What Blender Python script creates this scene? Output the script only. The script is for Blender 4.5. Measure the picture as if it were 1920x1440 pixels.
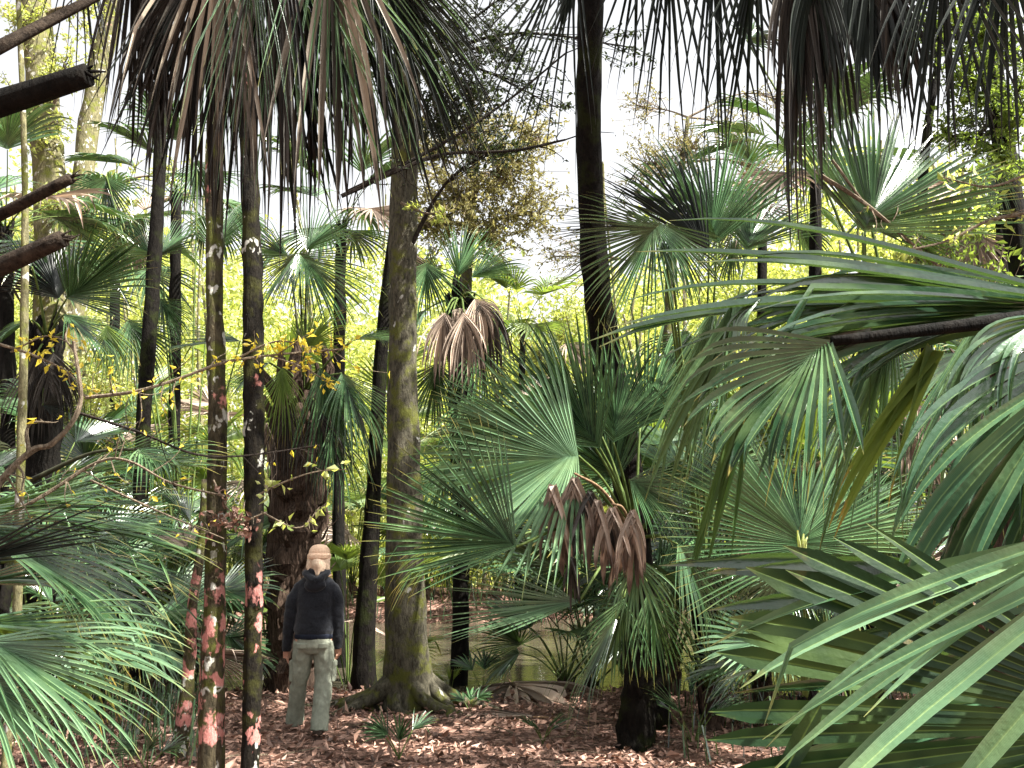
import bpy, math, random
import numpy as np
from mathutils import Vector, Matrix, noise
R_ = math.radians
scene = bpy.context.scene
for o in list(bpy.data.objects): bpy.data.objects.remove(o)

# ------------------------------------------------------------------ camera
FPX = 1600.0; CAMH = 1.6; PITCH = math.atan(320/FPX)
cam_d = bpy.data.cameras.new('camera'); cam = bpy.data.objects.new('camera', cam_d)
scene.collection.objects.link(cam); scene.camera = cam
cam_d.sensor_width = 36; cam_d.lens = 36*FPX/1920; cam_d.clip_end = 900; cam_d.clip_start = 0.05
cam.location = (0, 0, CAMH); cam.rotation_euler = (math.pi/2 + PITCH, 0, 0)

# ------------------------------------------------------------------ sky, sun, exposure
SUN_EL, SUN_AZ = R_(54), R_(112)
w = bpy.data.worlds.new('World'); scene.world = w; w.use_nodes = True
nt = w.node_tree; nt.nodes.clear()
wo = nt.nodes.new('ShaderNodeOutputWorld'); bg = nt.nodes.new('ShaderNodeBackground')
sky = nt.nodes.new('ShaderNodeTexSky'); sky.sky_type = 'NISHITA'; sky.sun_disc = False
sky.sun_elevation = SUN_EL; sky.sun_rotation = SUN_AZ; sky.dust_density = 4.0; sky.air_density = 1.0
hs = nt.nodes.new('ShaderNodeHueSaturation'); hs.inputs['Saturation'].default_value = 0.10   # thin bright cloud
nt.links.new(sky.outputs[0], hs.inputs['Color']); nt.links.new(hs.outputs[0], bg.inputs[0])
bg.inputs[1].default_value = 0.080; nt.links.new(bg.outputs[0], wo.inputs[0])
sl = bpy.data.lights.new('sun', 'SUN'); sl.energy = 4.6; sl.angle = R_(0.6); sl.color = (1.0, 0.96, 0.88)
so = bpy.data.objects.new('sun', sl); scene.collection.objects.link(so)
sd = Vector((math.sin(SUN_AZ)*math.cos(SUN_EL), math.cos(SUN_AZ)*math.cos(SUN_EL), math.sin(SUN_EL)))
so.rotation_euler = sd.to_track_quat('Z', 'Y').to_euler(); so.location = (0, 0, 30)
scene.view_settings.view_transform = 'Standard'; scene.view_settings.look = 'None'
scene.view_settings.exposure = 2.3; scene.view_settings.gamma = 1.0

# ------------------------------------------------------------------ helpers
cp, sp = math.cos(PITCH), math.sin(PITCH)
def ray(px, py):
    a = (px-960)/FPX; b = (720-py)/FPX
    return Vector((a, cp - b*sp, sp + b*cp))
def P(px, py, Y):                      # point on the world plane y = Y
    r = ray(px, py); return Vector((0, 0, CAMH)) + r*(Y/r.y)
def G(px, py, z=0.0):                  # point on the ground
    r = ray(px, py); return Vector((0, 0, CAMH)) + r*((z-CAMH)/r.z)

def tag(o, label=None, cat=None, group=None, kind=None):
    if label: o['label'] = label
    if cat: o['category'] = cat
    if group: o['group'] = group
    if kind: o['kind'] = kind
    return o
ORG = {}
def thing(name, loc, label, cat, group=None):
    o = bpy.data.objects.new(name, None); scene.collection.objects.link(o)
    o.location = loc; o.empty_display_size = .2; ORG[o.name] = Vector(loc)
    return tag(o, label, cat, group)

class MB:
    def __init__(s): s.v = []; s.f = []; s.c = []
    def add(s, vs, fs, cs):
        n = len(s.v); s.v.extend(vs); s.c.extend(cs); s.f.extend([tuple(i+n for i in f) for f in fs])
    def build(s, name, mat, parent=None, origin=None, smooth=False):
        org = Vector(origin) if origin is not None else (ORG[parent.name] if parent else Vector((0, 0, 0)))
        me = bpy.data.meshes.new(name)
        V = np.array([tuple(x) for x in s.v], dtype=float) - np.array(org)
        me.from_pydata(V.tolist(), [], s.f)
        ca = me.color_attributes.new('tint', 'FLOAT_COLOR', 'POINT')
        C = np.ones((len(V), 4), dtype=np.float32); C[:, :3] = np.array(s.c, dtype=np.float32)[:, :3]
        ca.data.foreach_set('color', C.ravel())
        if smooth: me.polygons.foreach_set('use_smooth', [True]*len(me.polygons))
        me.materials.append(mat); me.update()
        o = bpy.data.objects.new(name, me); scene.collection.objects.link(o)
        if parent:
            o.parent = parent; o.location = org - ORG[parent.name]
        else: o.location = org
        ORG[o.name] = org
        return o

def smooth_path(pts, n):
    pts = [Vector(p) for p in pts]
    if len(pts) == 2: return [pts[0].lerp(pts[1], i/(n-1)) for i in range(n)]
    P0 = [pts[0]*2-pts[1]] + pts + [pts[-1]*2-pts[-2]]; out = []
    m = len(pts)-1
    for i in range(n):
        u = i/(n-1)*m; k = min(int(u), m-1); t = u-k
        a, b, c, d = P0[k:k+4]
        out.append(0.5*((2*b)+(c-a)*t+(2*a-5*b+4*c-d)*t*t+(3*b-a-3*c+d)*t**3))
    return out
def lerp_list(L, u):
    u = max(0, min(1, u))*(len(L)-1); k = min(int(u), len(L)-2) if len(L) > 1 else 0
    return L[0] if len(L) == 1 else L[k]+(L[k+1]-L[k])*(u-k)
def tube(mb, pts, radii, n=12, sides=8, bump=0.0, freq=3.0, seed=0, flare=None, col=(.5, 0, 0), cap=True):
    path = smooth_path(pts, n); vs = []; fs = []; cs = []
    T0 = (path[1]-path[0]).normalized()
    X = T0.orthogonal().normalized()
    for i, p in enumerate(path):
        T = (path[min(i+1, n-1)]-path[max(i-1, 0)]).normalized()
        X = (X - T*X.dot(T)).normalized(); Y = T.cross(X)
        r = lerp_list(radii, i/(n-1))
        for k in range(sides):
            a = 2*math.pi*k/sides; d = X*math.cos(a)+Y*math.sin(a); rr = r
            if bump: rr *= 1+bump*noise.noise(Vector((d.x*1.5+seed*7.1, d.y*1.5, p.z*freq+d.z+seed)))*2
            if flare: rr += flare(i/(n-1), a, p)
            vs.append(p+d*rr); cs.append((col[0], i/(n-1), k/sides))
    for i in range(n-1):
        for k in range(sides):
            k2 = (k+1) % sides
            fs.append((i*sides+k, i*sides+k2, (i+1)*sides+k2, (i+1)*sides+k))
    if cap:
        fs.append(tuple(range(sides-1, -1, -1))); fs.append(tuple((n-1)*sides+k for k in range(sides)))
    mb.add(vs, fs, cs); return path

Z = Vector((0, 0, 1))
def fan(mb, hub, tip, hint, A=60, n=36, c=.5, droop=.5, costa=.15, rec=.35, fold=.1, wid=1.0, seed=0, K=11, pleat=.5, curl=0.0, jag=.07, late=.3):
    """one costapalmate blade; segments bend down under their weight"""
    rng = random.Random(seed); hub = Vector(hub); tip = Vector(tip)
    Y = (tip-hub); R = Y.length; Y.normalize()
    N = Vector(hint); N = (N-Y*N.dot(Y)).normalized(); X = Y.cross(N).normalized()
    A = R_(A); dth = 2*A/n; Lc = costa*R
    order = list(range(n))
    for i in order:
        u = -1+2*(i+.5)/n; th = u*A + rng.uniform(-.06, .06)*dth
        s = (1-abs(u))**.8; ang = rec*s
        Ys = Y*math.cos(ang)-N*math.sin(ang); Ns = N*math.cos(ang)+Y*math.sin(ang)
        st = hub + Y*(Lc*s) - N*(Lc*rec*.45*s*s)
        d = (Ys*math.cos(th)+X*math.sin(th)+Ns*(fold*abs(math.sin(th)))).normalized()
        L = (R-Lc*s)*(1-.22*u*u)*rng.uniform(1-jag*2, 1+jag)
        dr = droop*rng.uniform(.55, 1.45); brk = rng.random() < .07; bt = rng.uniform(.45, .8)
        cc = min(.93, c*1.08*rng.uniform(.85, 1.1)*(1-.2*abs(u))); wc = L*cc*math.tan(dth/2)*1.08; w0 = Lc/n*1.3
        cur = rng.uniform(-1, 1)*curl; p = st.copy(); vs = []; cs = []; tint = rng.random()
        tw = 0
        for k in range(K+1):
            t = k/K
            if t <= cc: w_ = L*max(t, .015)*math.tan(dth/2)*1.08+w0*(1-t/cc)
            else: w_ = wc*max(0.0, 1-((t-cc)/(1-cc))**1.7)
            w_ = max(w_*wid, R*.0005)
            W = d.cross(Ns)
            if W.length < 1e-4: W = X
            W.normalize(); n2 = W.cross(d).normalized()
            if cur: 
                tw = cur*max(0, t-.3)*3
                W, n2 = W*math.cos(tw)+n2*math.sin(tw), n2*math.cos(tw)-W*math.sin(tw)
            pl = pleat
            vs += [p-W*w_+n2*(pl*w_), p-n2*(pl*w_), p+W*w_+n2*(pl*w_)]
            cs += [(tint, t, 0), (tint, t, 1), (tint, t, 0)]
            g = max(0, t-late)**1.2*4.2/K*dr*1.6
            if brk and t > bt: g += 1.6; brk = False
            d = (d - Z*g + X*(rng.uniform(-.02, .02))).normalized()
            p = p + d*(L/K)
        fs = []
        for k in range(K):
            b = k*3; fs += [(b, b+3, b+4, b+1), (b+1, b+4, b+5, b+2)]
        mb.add(vs, fs, cs)

# ------------------------------------------------------------------ materials
def newmat(name):
    m = bpy.data.materials.new(name); m.use_nodes = True; m.node_tree.nodes.clear(); return m, m.node_tree
def N_(t, kind, **kw):
    n = t.nodes.new(kind)
    for k, v in kw.items():
        if k in n.inputs: n.inputs[k].default_value = v
        else: setattr(n, k, v)
    return n
def ramp(t, fac, stops, interp='LINEAR'):
    r = t.nodes.new('ShaderNodeValToRGB'); r.color_ramp.interpolation = interp
    el = r.color_ramp.elements
    while len(el) > 1: el.remove(el[-1])
    el[0].position = stops[0][0]; el[0].color = (*stops[0][1], 1)
    for p, c in stops[1:]:
        e = el.new(p); e.color = (*c, 1)
    t.links.new(fac, r.inputs[0]); return r.outputs[0]
def mixc(t, fac, a, b, mode='MIX'):
    m = t.nodes.new('ShaderNodeMix'); m.data_type = 'RGBA'; m.blend_type = mode
    if isinstance(fac, float): m.inputs[0].default_value = fac
    else: t.links.new(fac, m.inputs[0])
    for s, x in ((6, a), (7, b)):
        if isinstance(x, tuple): m.inputs[s].default_value = (*x, 1)
        else: t.links.new(x, m.inputs[s])
    return m.outputs[2]
def mth(t, op, a, b=0.0, c=None):
    m = t.nodes.new('ShaderNodeMath'); m.operation = op
    for i, x in enumerate((a, b) if c is None else (a, b, c)):
        if isinstance(x, (int, float)): m.inputs[i].default_value = x
        else: t.links.new(x, m.inputs[i])
    return m.outputs[0]
def noise_(t, scale, detail=3, rough=.6, vec=None, dist=0.0):
    n = N_(t, 'ShaderNodeTexNoise'); n.inputs['Scale'].default_value = scale; n.inputs['Detail'].default_value = detail
    n.inputs['Roughness'].default_value = rough; n.inputs['Distortion'].default_value = dist
    if vec is not None: t.links.new(vec, n.inputs['Vector'])
    return n.outputs[0]
def objco(t, scale=(1, 1, 1)):
    tc = t.nodes.new('ShaderNodeTexCoord'); mp = t.nodes.new('ShaderNodeMapping')
    mp.inputs['Scale'].default_value = scale; t.links.new(tc.outputs['Object'], mp.inputs[0]); return mp.outputs[0]

def leaf_mat(name, dark, light, tipc, trans=(.2, .3, .04), rough=.4, tmix=.3, tip=.86, spec=.5, blotch=.25, rib=None):
    m, t = newmat(name); out = N_(t, 'ShaderNodeOutputMaterial')
    at = N_(t, 'ShaderNodeAttribute', attribute_name='tint'); sep = N_(t, 'ShaderNodeSeparateColor')
    t.links.new(at.outputs['Color'], sep.inputs[0])
    base = mixc(t, sep.outputs[0], dark, light)
    nz = noise_(t, 9, 4, .65, objco(t))
    # dry tips and the odd brown blotch
    tipm = mth(t, 'MULTIPLY', ramp(t, mth(t, 'ADD', sep.outputs[1], mth(t, 'MULTIPLY', mth(t, 'SUBTRACT', nz, .5), .35)), [(tip, (0, 0, 0)), (min(tip+.1, 1.0), (1, 1, 1))]), .85)
    col = mixc(t, tipm, base, tipc)
    bl = ramp(t, noise_(t, 22, 3, .6, objco(t)), [(.66, (0, 0, 0)), (.74, (1, 1, 1))])
    col = mixc(t, mth(t, 'MULTIPLY', bl, blotch), col, tipc)
    var = ramp(t, noise_(t, 1.3, 2, .5, objco(t)), [(.3, (.75, .75, .75)), (.7, (1.25, 1.25, 1.2))])
    col = mixc(t, 1.0, col, var, 'MULTIPLY')
    if rib:
        st = mth(t, 'SINE', mth(t, 'MULTIPLY', sep.outputs[2], 42.0))
        col = mixc(t, 1.0, col, ramp(t, st, [(0, (.80, .80, .80)), (1, (1.12, 1.12, 1.10))]), 'MULTIPLY')
        lg = noise_(t, 3.2, 3, .6, objco(t)); col = mixc(t, ramp(t, lg, [(.5, (0, 0, 0)), (.72, (.5, .5, .5))]), col, rib)
    if rib: col = mixc(t, mth(t, 'MULTIPLY', ramp(t, sep.outputs[2], [(.86, (0, 0, 0)), (.97, (1, 1, 1))]), .8), col, rib)
    b = N_(t, 'ShaderNodeBsdfPrincipled'); t.links.new(col, b.inputs['Base Color'])
    b.inputs['Roughness'].default_value = rough; b.inputs['Specular IOR Level'].default_value = spec
    fine = noise_(t, 70, 2, .5, objco(t, (1, 1, 1)))
    bp = N_(t, 'ShaderNodeBump'); bp.inputs['Strength'].default_value = .12; bp.inputs['Distance'].default_value = .01
    t.links.new(fine, bp.inputs['Height']); t.links.new(bp.outputs[0], b.inputs['Normal'])
    tr = N_(t, 'ShaderNodeBsdfTranslucent'); t.links.new(mixc(t, tipm, trans, tipc), tr.inputs[0])
    mx = N_(t, 'ShaderNodeMixShader'); mx.inputs[0].default_value = tmix
    t.links.new(b.outputs[0], mx.inputs[1]); t.links.new(tr.outputs[0], mx.inputs[2]); t.links.new(mx.outputs[0], out.inputs[0])
    return m

M = {}
M['palm'] = leaf_mat('palm leaf green', (.004, .014, .006), (.075, .160, .070), (.26, .22, .06), (.10, .18, .03), .22, .12, spec=.9, rib=(.20, .30, .13))  # near-black dark end puts lit and shaded fins into the segment tint
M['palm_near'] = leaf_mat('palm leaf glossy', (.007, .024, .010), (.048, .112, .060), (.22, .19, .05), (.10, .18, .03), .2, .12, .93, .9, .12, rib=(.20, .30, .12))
M['palm_pale'] = leaf_mat('palm leaf pale', (.03, .08, .035), (.17, .29, .17), (.30, .28, .09), (.14, .23, .05), .3, .2, .9, spec=.7, rib=(.26, .36, .16))  # paler leaf; the lighter tone also stands for light on some fans
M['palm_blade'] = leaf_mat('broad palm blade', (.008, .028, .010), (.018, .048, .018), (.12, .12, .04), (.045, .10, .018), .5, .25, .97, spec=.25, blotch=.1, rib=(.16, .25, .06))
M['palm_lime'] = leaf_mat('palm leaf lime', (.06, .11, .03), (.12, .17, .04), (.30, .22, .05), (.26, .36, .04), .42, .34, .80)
M['palm_dark'] = leaf_mat('palm leaf in shade', (.004, .007, .005), (.012, .018, .013), (.02, .016, .01), (.01, .015, .006), .45, .06, .8)  # shade and backlit silhouette put into the leaf colour
M['dead'] = leaf_mat('dead palm leaf', (.06, .042, .034), (.54, .43, .35), (.10, .065, .05), (.20, .14, .10), .65, .15, .75, .25, .5)
M['dead_grey'] = leaf_mat('grey dead palm leaf', (.03, .027, .022), (.36, .31, .25), (.05, .04, .032), (.12, .10, .07), .6, .12, .75, .3, .5)
M['dead_dark'] = leaf_mat('dark dead palm leaf', (.005, .0045, .004), (.068, .060, .052), (.015, .012, .01), (.03, .02, .013), .6, .12, .8, .3, .5)  # darker copy of the dead leaf colour
M['leaf_yellow'] = leaf_mat('yellow autumn leaf', (.45, .33, .03), (.75, .62, .07), (.45, .14, .03), (.75, .65, .06), .5, .4, .9)
M['leaf_green'] = leaf_mat('small green leaf', (.05, .10, .02), (.16, .22, .04), (.25, .22, .04), (.28, .38, .05), .45, .4, .95)
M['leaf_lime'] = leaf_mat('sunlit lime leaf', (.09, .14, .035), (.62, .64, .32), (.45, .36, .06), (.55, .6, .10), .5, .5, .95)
M['leaf_olive'] = leaf_mat('olive small leaf', (.09, .095, .035), (.30, .27, .10), (.25, .15, .05), (.28, .25, .08), .5, .4, .95)
M['leaf_dark'] = leaf_mat('dark evergreen leaf', (.012, .02, .010), (.03, .045, .015), (.06, .05, .02), (.06, .09, .015), .4, .2, .95)
M['litter'] = leaf_mat('fallen dry leaf', (.055, .03, .023), (.45, .275, .21), (.13, .07, .05), (.2, .1, .05), .6, .1, .75, .35, .5)

def bark_mat(name, c1, c2, moss=None, pink=0.0, white=0.0, scale=1.0, rough=.85, mossamt=.5, vs=.35, bump=.9):
    m, t = newmat(name); out = N_(t, 'ShaderNodeOutputMaterial')
    v = objco(t, (1, 1, vs)); n1 = noise_(t, 26*scale, 6, .7, v); n2 = noise_(t, 5*scale, 4, .6, objco(t))
    col = mixc(t, ramp(t, n1, [(.35, (0, 0, 0)), (.68, (1, 1, 1))]), c1, c2)
    if moss: col = mixc(t, ramp(t, n2, [(.62-mossamt*.25, (0, 0, 0)), (.72-mossamt*.2, (1, 1, 1))]), col, moss)
    def patches(sc, th, off, colr, colr2, zlim=None):
        nonlocal col
        tc = objco(t, (1, 1, .75)); mp = t.nodes.new('ShaderNodeMapping'); mp.inputs['Location'].default_value = (off, off*.7, off*.3)
        t.links.new(tc, mp.inputs[0])
        wob = N_(t, 'ShaderNodeTexNoise'); wob.inputs['Scale'].default_value = 14
        t.links.new(mp.outputs[0], wob.inputs['Vector'])
        vm = N_(t, 'ShaderNodeVectorMath', operation='MULTIPLY_ADD'); t.links.new(wob.outputs[1], vm.inputs[0])
        vm.inputs[1].default_value = (.17, .17, .17); t.links.new(mp.outputs[0], vm.inputs[2])
        vo = N_(t, 'ShaderNodeTexVoronoi'); vo.inputs['Scale'].default_value = sc; t.links.new(vm.outputs[0], vo.inputs['Vector'])
        rnd = N_(t, 'ShaderNodeSeparateColor'); t.links.new(vo.outputs['Color'], rnd.inputs[0])
        sel = ramp(t, rnd.outputs[0], [(1-th, (0, 0, 0)), (1-th+.01, (1, 1, 1))])
        ed = ramp(t, mth(t, 'ADD', vo.outputs['Distance'], mth(t, 'MULTIPLY', noise_(t, 55, 5, .8, objco(t)), .34)), [(.50, (1, 1, 1)), (.64, (0, 0, 0))])
        if zlim:
            sx = N_(t, 'ShaderNodeSeparateXYZ'); t.links.new(objco(t), sx.inputs[0])
            sel = mth(t, 'MULTIPLY', sel, ramp(t, mth(t, 'ADD', mth(t, 'MULTIPLY', sx.outputs[2], 1/zlim), mth(t, 'MULTIPLY', rnd.outputs[2], .35)), [(.50, (1, 1, 1)), (.64, (0, 0, 0))]))
        fleck = mixc(t, noise_(t, 60, 3, .7, objco(t)), colr, colr2)
        col = mixc(t, mth(t, 'MULTIPLY', sel, ed), col, fleck)
    if white: patches(13, white, 3.1, (.32, .32, .27), (.5, .49, .45))
    if pink: patches(8.5, pink*.2, 0.0, (.36, .10, .08), (.60, .31, .27)); patches(8.0, min(.9, pink*1.9), 5.0, (.34, .085, .07), (.62, .33, .29), 3.4)
    b = N_(t, 'ShaderNodeBsdfPrincipled'); t.links.new(col, b.inputs['Base Color']); b.inputs['Roughness'].default_value = rough
    b.inputs['Specular IOR Level'].default_value = .08
    bp = N_(t, 'ShaderNodeBump'); bp.inputs['Strength'].default_value = min(1.0, bump*1.3); bp.inputs['Distance'].default_value = .035
    t.links.new(n1, bp.inputs['Height']); t.links.new(bp.outputs[0], b.inputs['Normal']); t.links.new(b.outputs[0], out.inputs[0])
    return m
M['bark_lichen'] = bark_mat('lichen bark', (.018, .015, .010), (.085, .07, .042), (.065, .07, .016), .6, .3)
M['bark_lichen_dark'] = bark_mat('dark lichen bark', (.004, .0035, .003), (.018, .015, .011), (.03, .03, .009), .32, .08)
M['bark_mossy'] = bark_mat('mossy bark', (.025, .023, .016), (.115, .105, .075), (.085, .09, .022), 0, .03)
M['bark_dark'] = bark_mat('dark bark', (.003, .0025, .002), (.012, .010, .008), (.014, .017, .005), 0, 0)  # near-black bark colour with dark moss
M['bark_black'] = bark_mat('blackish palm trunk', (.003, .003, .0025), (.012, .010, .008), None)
M['bark_pale'] = bark_mat('pale mottled bark', (.07, .065, .035), (.22, .20, .11), (.13, .14, .03), .04, .25)
M['boot'] = bark_mat('palm boots', (.012, .008, .006), (.11, .075, .055), None, 0, 0, 1.6, vs=.12)
M['petiole'] = bark_mat('green petiole', (.05, .08, .02), (.11, .15, .045), None, scale=.6, rough=.5, bump=.1)
M['petiole_dark'] = bark_mat('dark petiole', (.02, .022, .012), (.05, .05, .03), None, scale=.6, rough=.6, bump=.2)
M['petiole_tan'] = bark_mat('dry petiole', (.10, .06, .035), (.30, .20, .12), None, rough=.6, bump=.4)
M['stub'] = bark_mat('old brown stub', (.012, .009, .007), (.06, .045, .033), None, scale=1.2, vs=1)
M['twig'] = bark_mat('grey twig', (.09, .07, .05), (.30, .24, .17), None, scale=2)
M['twig_dark'] = bark_mat('dark twig', (.012, .010, .008), (.045, .035, .028), None, scale=2)

def simple_mat(name, col, rough=.8, col2=None, scale=30, bump=.0, spec=.3, vec=(1, 1, 1), sheen=0):
    m, t = newmat(name); out = N_(t, 'ShaderNodeOutputMaterial'); b = N_(t, 'ShaderNodeBsdfPrincipled')
    n1 = noise_(t, scale, 4, .6, objco(t, vec))
    t.links.new(mixc(t, ramp(t, n1, [(.35, (0, 0, 0)), (.65, (1, 1, 1))]), col, col2 or col), b.inputs['Base Color'])
    b.inputs['Roughness'].default_value = rough; b.inputs['Specular IOR Level'].default_value = spec
    b.inputs['Sheen Weight'].default_value = sheen
    if bump:
        bp = N_(t, 'ShaderNodeBump'); bp.inputs['Strength'].default_value = bump; bp.inputs['Distance'].default_value = .01
        t.links.new(n1, bp.inputs['Height']); t.links.new(bp.outputs[0], b.inputs['Normal'])
    t.links.new(b.outputs[0], out.inputs[0]); return m

# ------------------------------------------------------------------ ground and pond
WATER = -0.13
def sstep(a, b, x):
    x = max(0, min(1, (x-a)/(b-a))); return x*x*(3-2*x)
def height(x, y):
    sh = 11.4 + .45*noise.noise(Vector((x*.5, 3.3, 0))) + .25*noise.noise(Vector((x*1.7, 8.1, 0)))
    far = 23.2 + 1.6*noise.noise(Vector((x*.2, 13.3, 0))) + .05*x
    h = -0.55*sstep(sh-.9, sh+1.1, y) + (1.0)*sstep(far-1.5, far+2.5, y)
    h += .035*noise.noise(Vector((x*1.1, y*1.1, 0))) + .012*noise.noise(Vector((x*4, y*4, 5)))
    return h
def grid_axis(lo, hi, flo, fhi, fine, coarse):
    a = list(np.arange(flo, fhi+1e-6, fine)); x = flo; s = fine
    while x > lo: s *= coarse; x -= s; a.insert(0, x)
    x = fhi; s = fine
    while x < hi: s *= coarse; x += s; a.append(x)
    return a
def build_ground():
    xs = grid_axis(-300, 300, -9, 9, .16, 1.3); ys = grid_axis(-60, 500, 3, 28, .16, 1.3)
    mb = MB(); vs = [(x, y, height(x, y)) for y in ys for x in xs]; nx = len(xs)
    fs = [(j*nx+i, j*nx+i+1, (j+1)*nx+i+1, (j+1)*nx+i) for j in range(len(ys)-1) for i in range(nx-1)]
    mb.add(vs, fs, [(0, 0, 0)]*len(vs))
    m, t = newmat('leaf strewn soil'); out = N_(t, 'ShaderNodeOutputMaterial'); b = N_(t, 'ShaderNodeBsdfPrincipled')
    co = objco(t)
    vo = N_(t, 'ShaderNodeTexVoronoi'); vo.inputs['Scale'].default_value = 19; 
    wob = N_(t, 'ShaderNodeVectorMath', operation='MULTIPLY_ADD'); nn = N_(t, 'ShaderNodeTexNoise'); nn.inputs['Scale'].default_value = 9
    t.links.new(co, nn.inputs['Vector']); t.links.new(nn.outputs[1], wob.inputs[0]); wob.inputs[1].default_value = (.12, .12, .12); t.links.new(co, wob.inputs[2])
    t.links.new(wob.outputs[0], vo.inputs['Vector'])
    sc = N_(t, 'ShaderNodeSeparateColor'); t.links.new(vo.outputs['Color'], sc.inputs[0])
    lc = ramp(t, sc.outputs[0], [(0, (.05, .028, .02)), (.4, (.12, .065, .045)), (.75, (.22, .12, .09)), (1, (.36, .23, .18))])
    dirt = ramp(t, noise_(t, 1.6, 5, .7, co), [(.36, (.018, .012, .009)), (.58, (.13, .07, .05))])
    col = mixc(t, ramp(t, noise_(t, 5, 4, .7, co), [(.4, (0, 0, 0)), (.55, (1, 1, 1))]), dirt, lc)
    t.links.new(col, b.inputs['Base Color']); b.inputs['Roughness'].default_value = .85; b.inputs['Specular IOR Level'].default_value = .2
    bp = N_(t, 'ShaderNodeBump'); bp.inputs['Strength'].default_value = .8; bp.inputs['Distance'].default_value = .03
    t.links.new(mth(t, 'ADD', vo.outputs['Distance'], sc.outputs[1]), bp.inputs['Height']); t.links.new(bp.outputs[0], b.inputs['Normal'])
    t.links.new(b.outputs[0], out.inputs[0])
    tag(mb.build('ground', m, smooth=True), kind='structure')
    # pond
    wm = MB(); a, c = (-60, 60), (10.0, 26.5); n = 60; vs = []; fs = []
    wm.add([(a[0], c[0], WATER), (a[1], c[0], WATER), (a[1], c[1], WATER), (a[0], c[1], WATER)], [(0, 1, 2, 3)], [(0, 0, 0)]*4)
    m, t = newmat('pond water'); out = N_(t, 'ShaderNodeOutputMaterial'); b = N_(t, 'ShaderNodeBsdfPrincipled')
    b.inputs['Roughness'].default_value = .10; b.inputs['IOR'].default_value = 1.33; b.inputs['Specular IOR Level'].default_value = .45
    duck = ramp(t, noise_(t, 14, 5, .75, objco(t)), [(.66, (0, 0, 0)), (.7, (1, 1, 1))])
    t.links.new(mixc(t, duck, mixc(t, noise_(t, .6, 2, .5, objco(t)), (.028, .03, .02), (.075, .06, .04)), (.25, .26, .16)), b.inputs['Base Color'])
    bp = N_(t, 'ShaderNodeBump'); bp.inputs['Strength'].default_value = .5; bp.inputs['Distance'].default_value = .03
    t.links.new(noise_(t, 3.0, 3, .5, objco(t, (.5, 1.6, 1))), bp.inputs['Height']); t.links.new(bp.outputs[0], b.inputs['Normal'])
    t.links.new(b.outputs[0], out.inputs[0])
    tag(wm.build('pond_water', m), kind='structure')
build_ground()

def leaf_cloud(mb, pts, size, rng, wr=.45, hang=0.0, flat=0.0, ax=None, t0=None):
    """one small folded leaf at each point; numpy, deterministic"""
    n = len(pts)
    if n == 0: return
    pts = np.array(pts, float); a = rng.normal(size=(n, 3)) if ax is None else np.array(ax, float)+rng.normal(size=(n, 3))*.3
    a[:, 2] -= hang
    a[:, 2] *= (1-flat); a /= np.linalg.norm(a, axis=1)[:, None]+1e-9
    b = rng.normal(size=(n, 3)); b[:, 2] *= (1-flat); b -= a*np.sum(a*b, 1)[:, None]; b /= np.linalg.norm(b, axis=1)[:, None]+1e-9
    nn = np.cross(a, b); s = size*rng.uniform(.6, 1.35, n)[:, None]; w = s*wr*.5*rng.uniform(.8, 1.2, n)[:, None]
    p0 = pts; p1 = pts+a*s*.42+b*w+nn*w*.5; p2 = pts+a*s-nn*s*.12; p3 = pts+a*s*.42-b*w+nn*w*.5
    V = np.stack([p0, p1, p2, p3], 1).reshape(-1, 3); t = rng.uniform(0, 1, n) if t0 is None else np.clip(t0+rng.normal(size=n)*.18, 0, 1)
    C = np.repeat(np.stack([t, rng.uniform(0, .8, n), np.zeros(n)], 1), 4, 0)
    k = len(mb.v); mb.v.extend(V.tolist()); mb.c.extend(C.tolist())
    mb.f.extend([(k+4*i, k+4*i+1, k+4*i+2, k+4*i+3) for i in range(n)])

def build_litter():
    rng = np.random.default_rng(5); mb = MB(); pts = []
    while len(pts) < 21000:
        y = rng.uniform(3.6, 12.4); x = rng.uniform(-.66, .66)*y
        if rng.random() < (1.0 if noise.noise(Vector((x*1.3, y*1.3, 2))) > -.25 else .35):
            h = height(x, y)
            if h > WATER-.02: pts.append((x, y, h+.004+rng.random()*.035))
    leaf_cloud(mb, pts[:16000], .062, rng, .5, flat=.72); leaf_cloud(mb, pts[16000:], .11, rng, .42, flat=.6)
    pts = [(rng.uniform(-.7, .7)*y, y, 0) for y in rng.uniform(22.5, 28, 5000)]
    pts = [(x, y, height(x, y)+.03) for x, y, _ in pts]
    leaf_cloud(mb, pts, .17, rng, .5, flat=.6)
    tag(mb.build('leaf_litter', M['litter']), 'brown and pinkish fallen leaves covering the ground around the walker', 'leaf litter', kind='stuff')
    mb = MB(); rr = random.Random(8)
    for i in range(110):
        y = rr.uniform(5, 10.2); x = rr.uniform(-.6, .6)*y; a = rr.uniform(0, 6.28); L = rr.uniform(.15, .7)
        z = height(x, y)+.03; p = Vector((x, y, z)); d = Vector((math.cos(a), math.sin(a), 0))*L
        tube(mb, [p, p+d*.5+Vector((rr.uniform(-.04, .04), rr.uniform(-.04, .04), .02)), p+d+Vector((0, 0, rr.uniform(0, .04)))], [.008, .003], 5, 4, cap=False)
    tag(mb.build('fallen_twigs', M['twig']), 'thin fallen twigs scattered through the leaf litter', 'twigs', kind='stuff')
build_litter()

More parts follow.
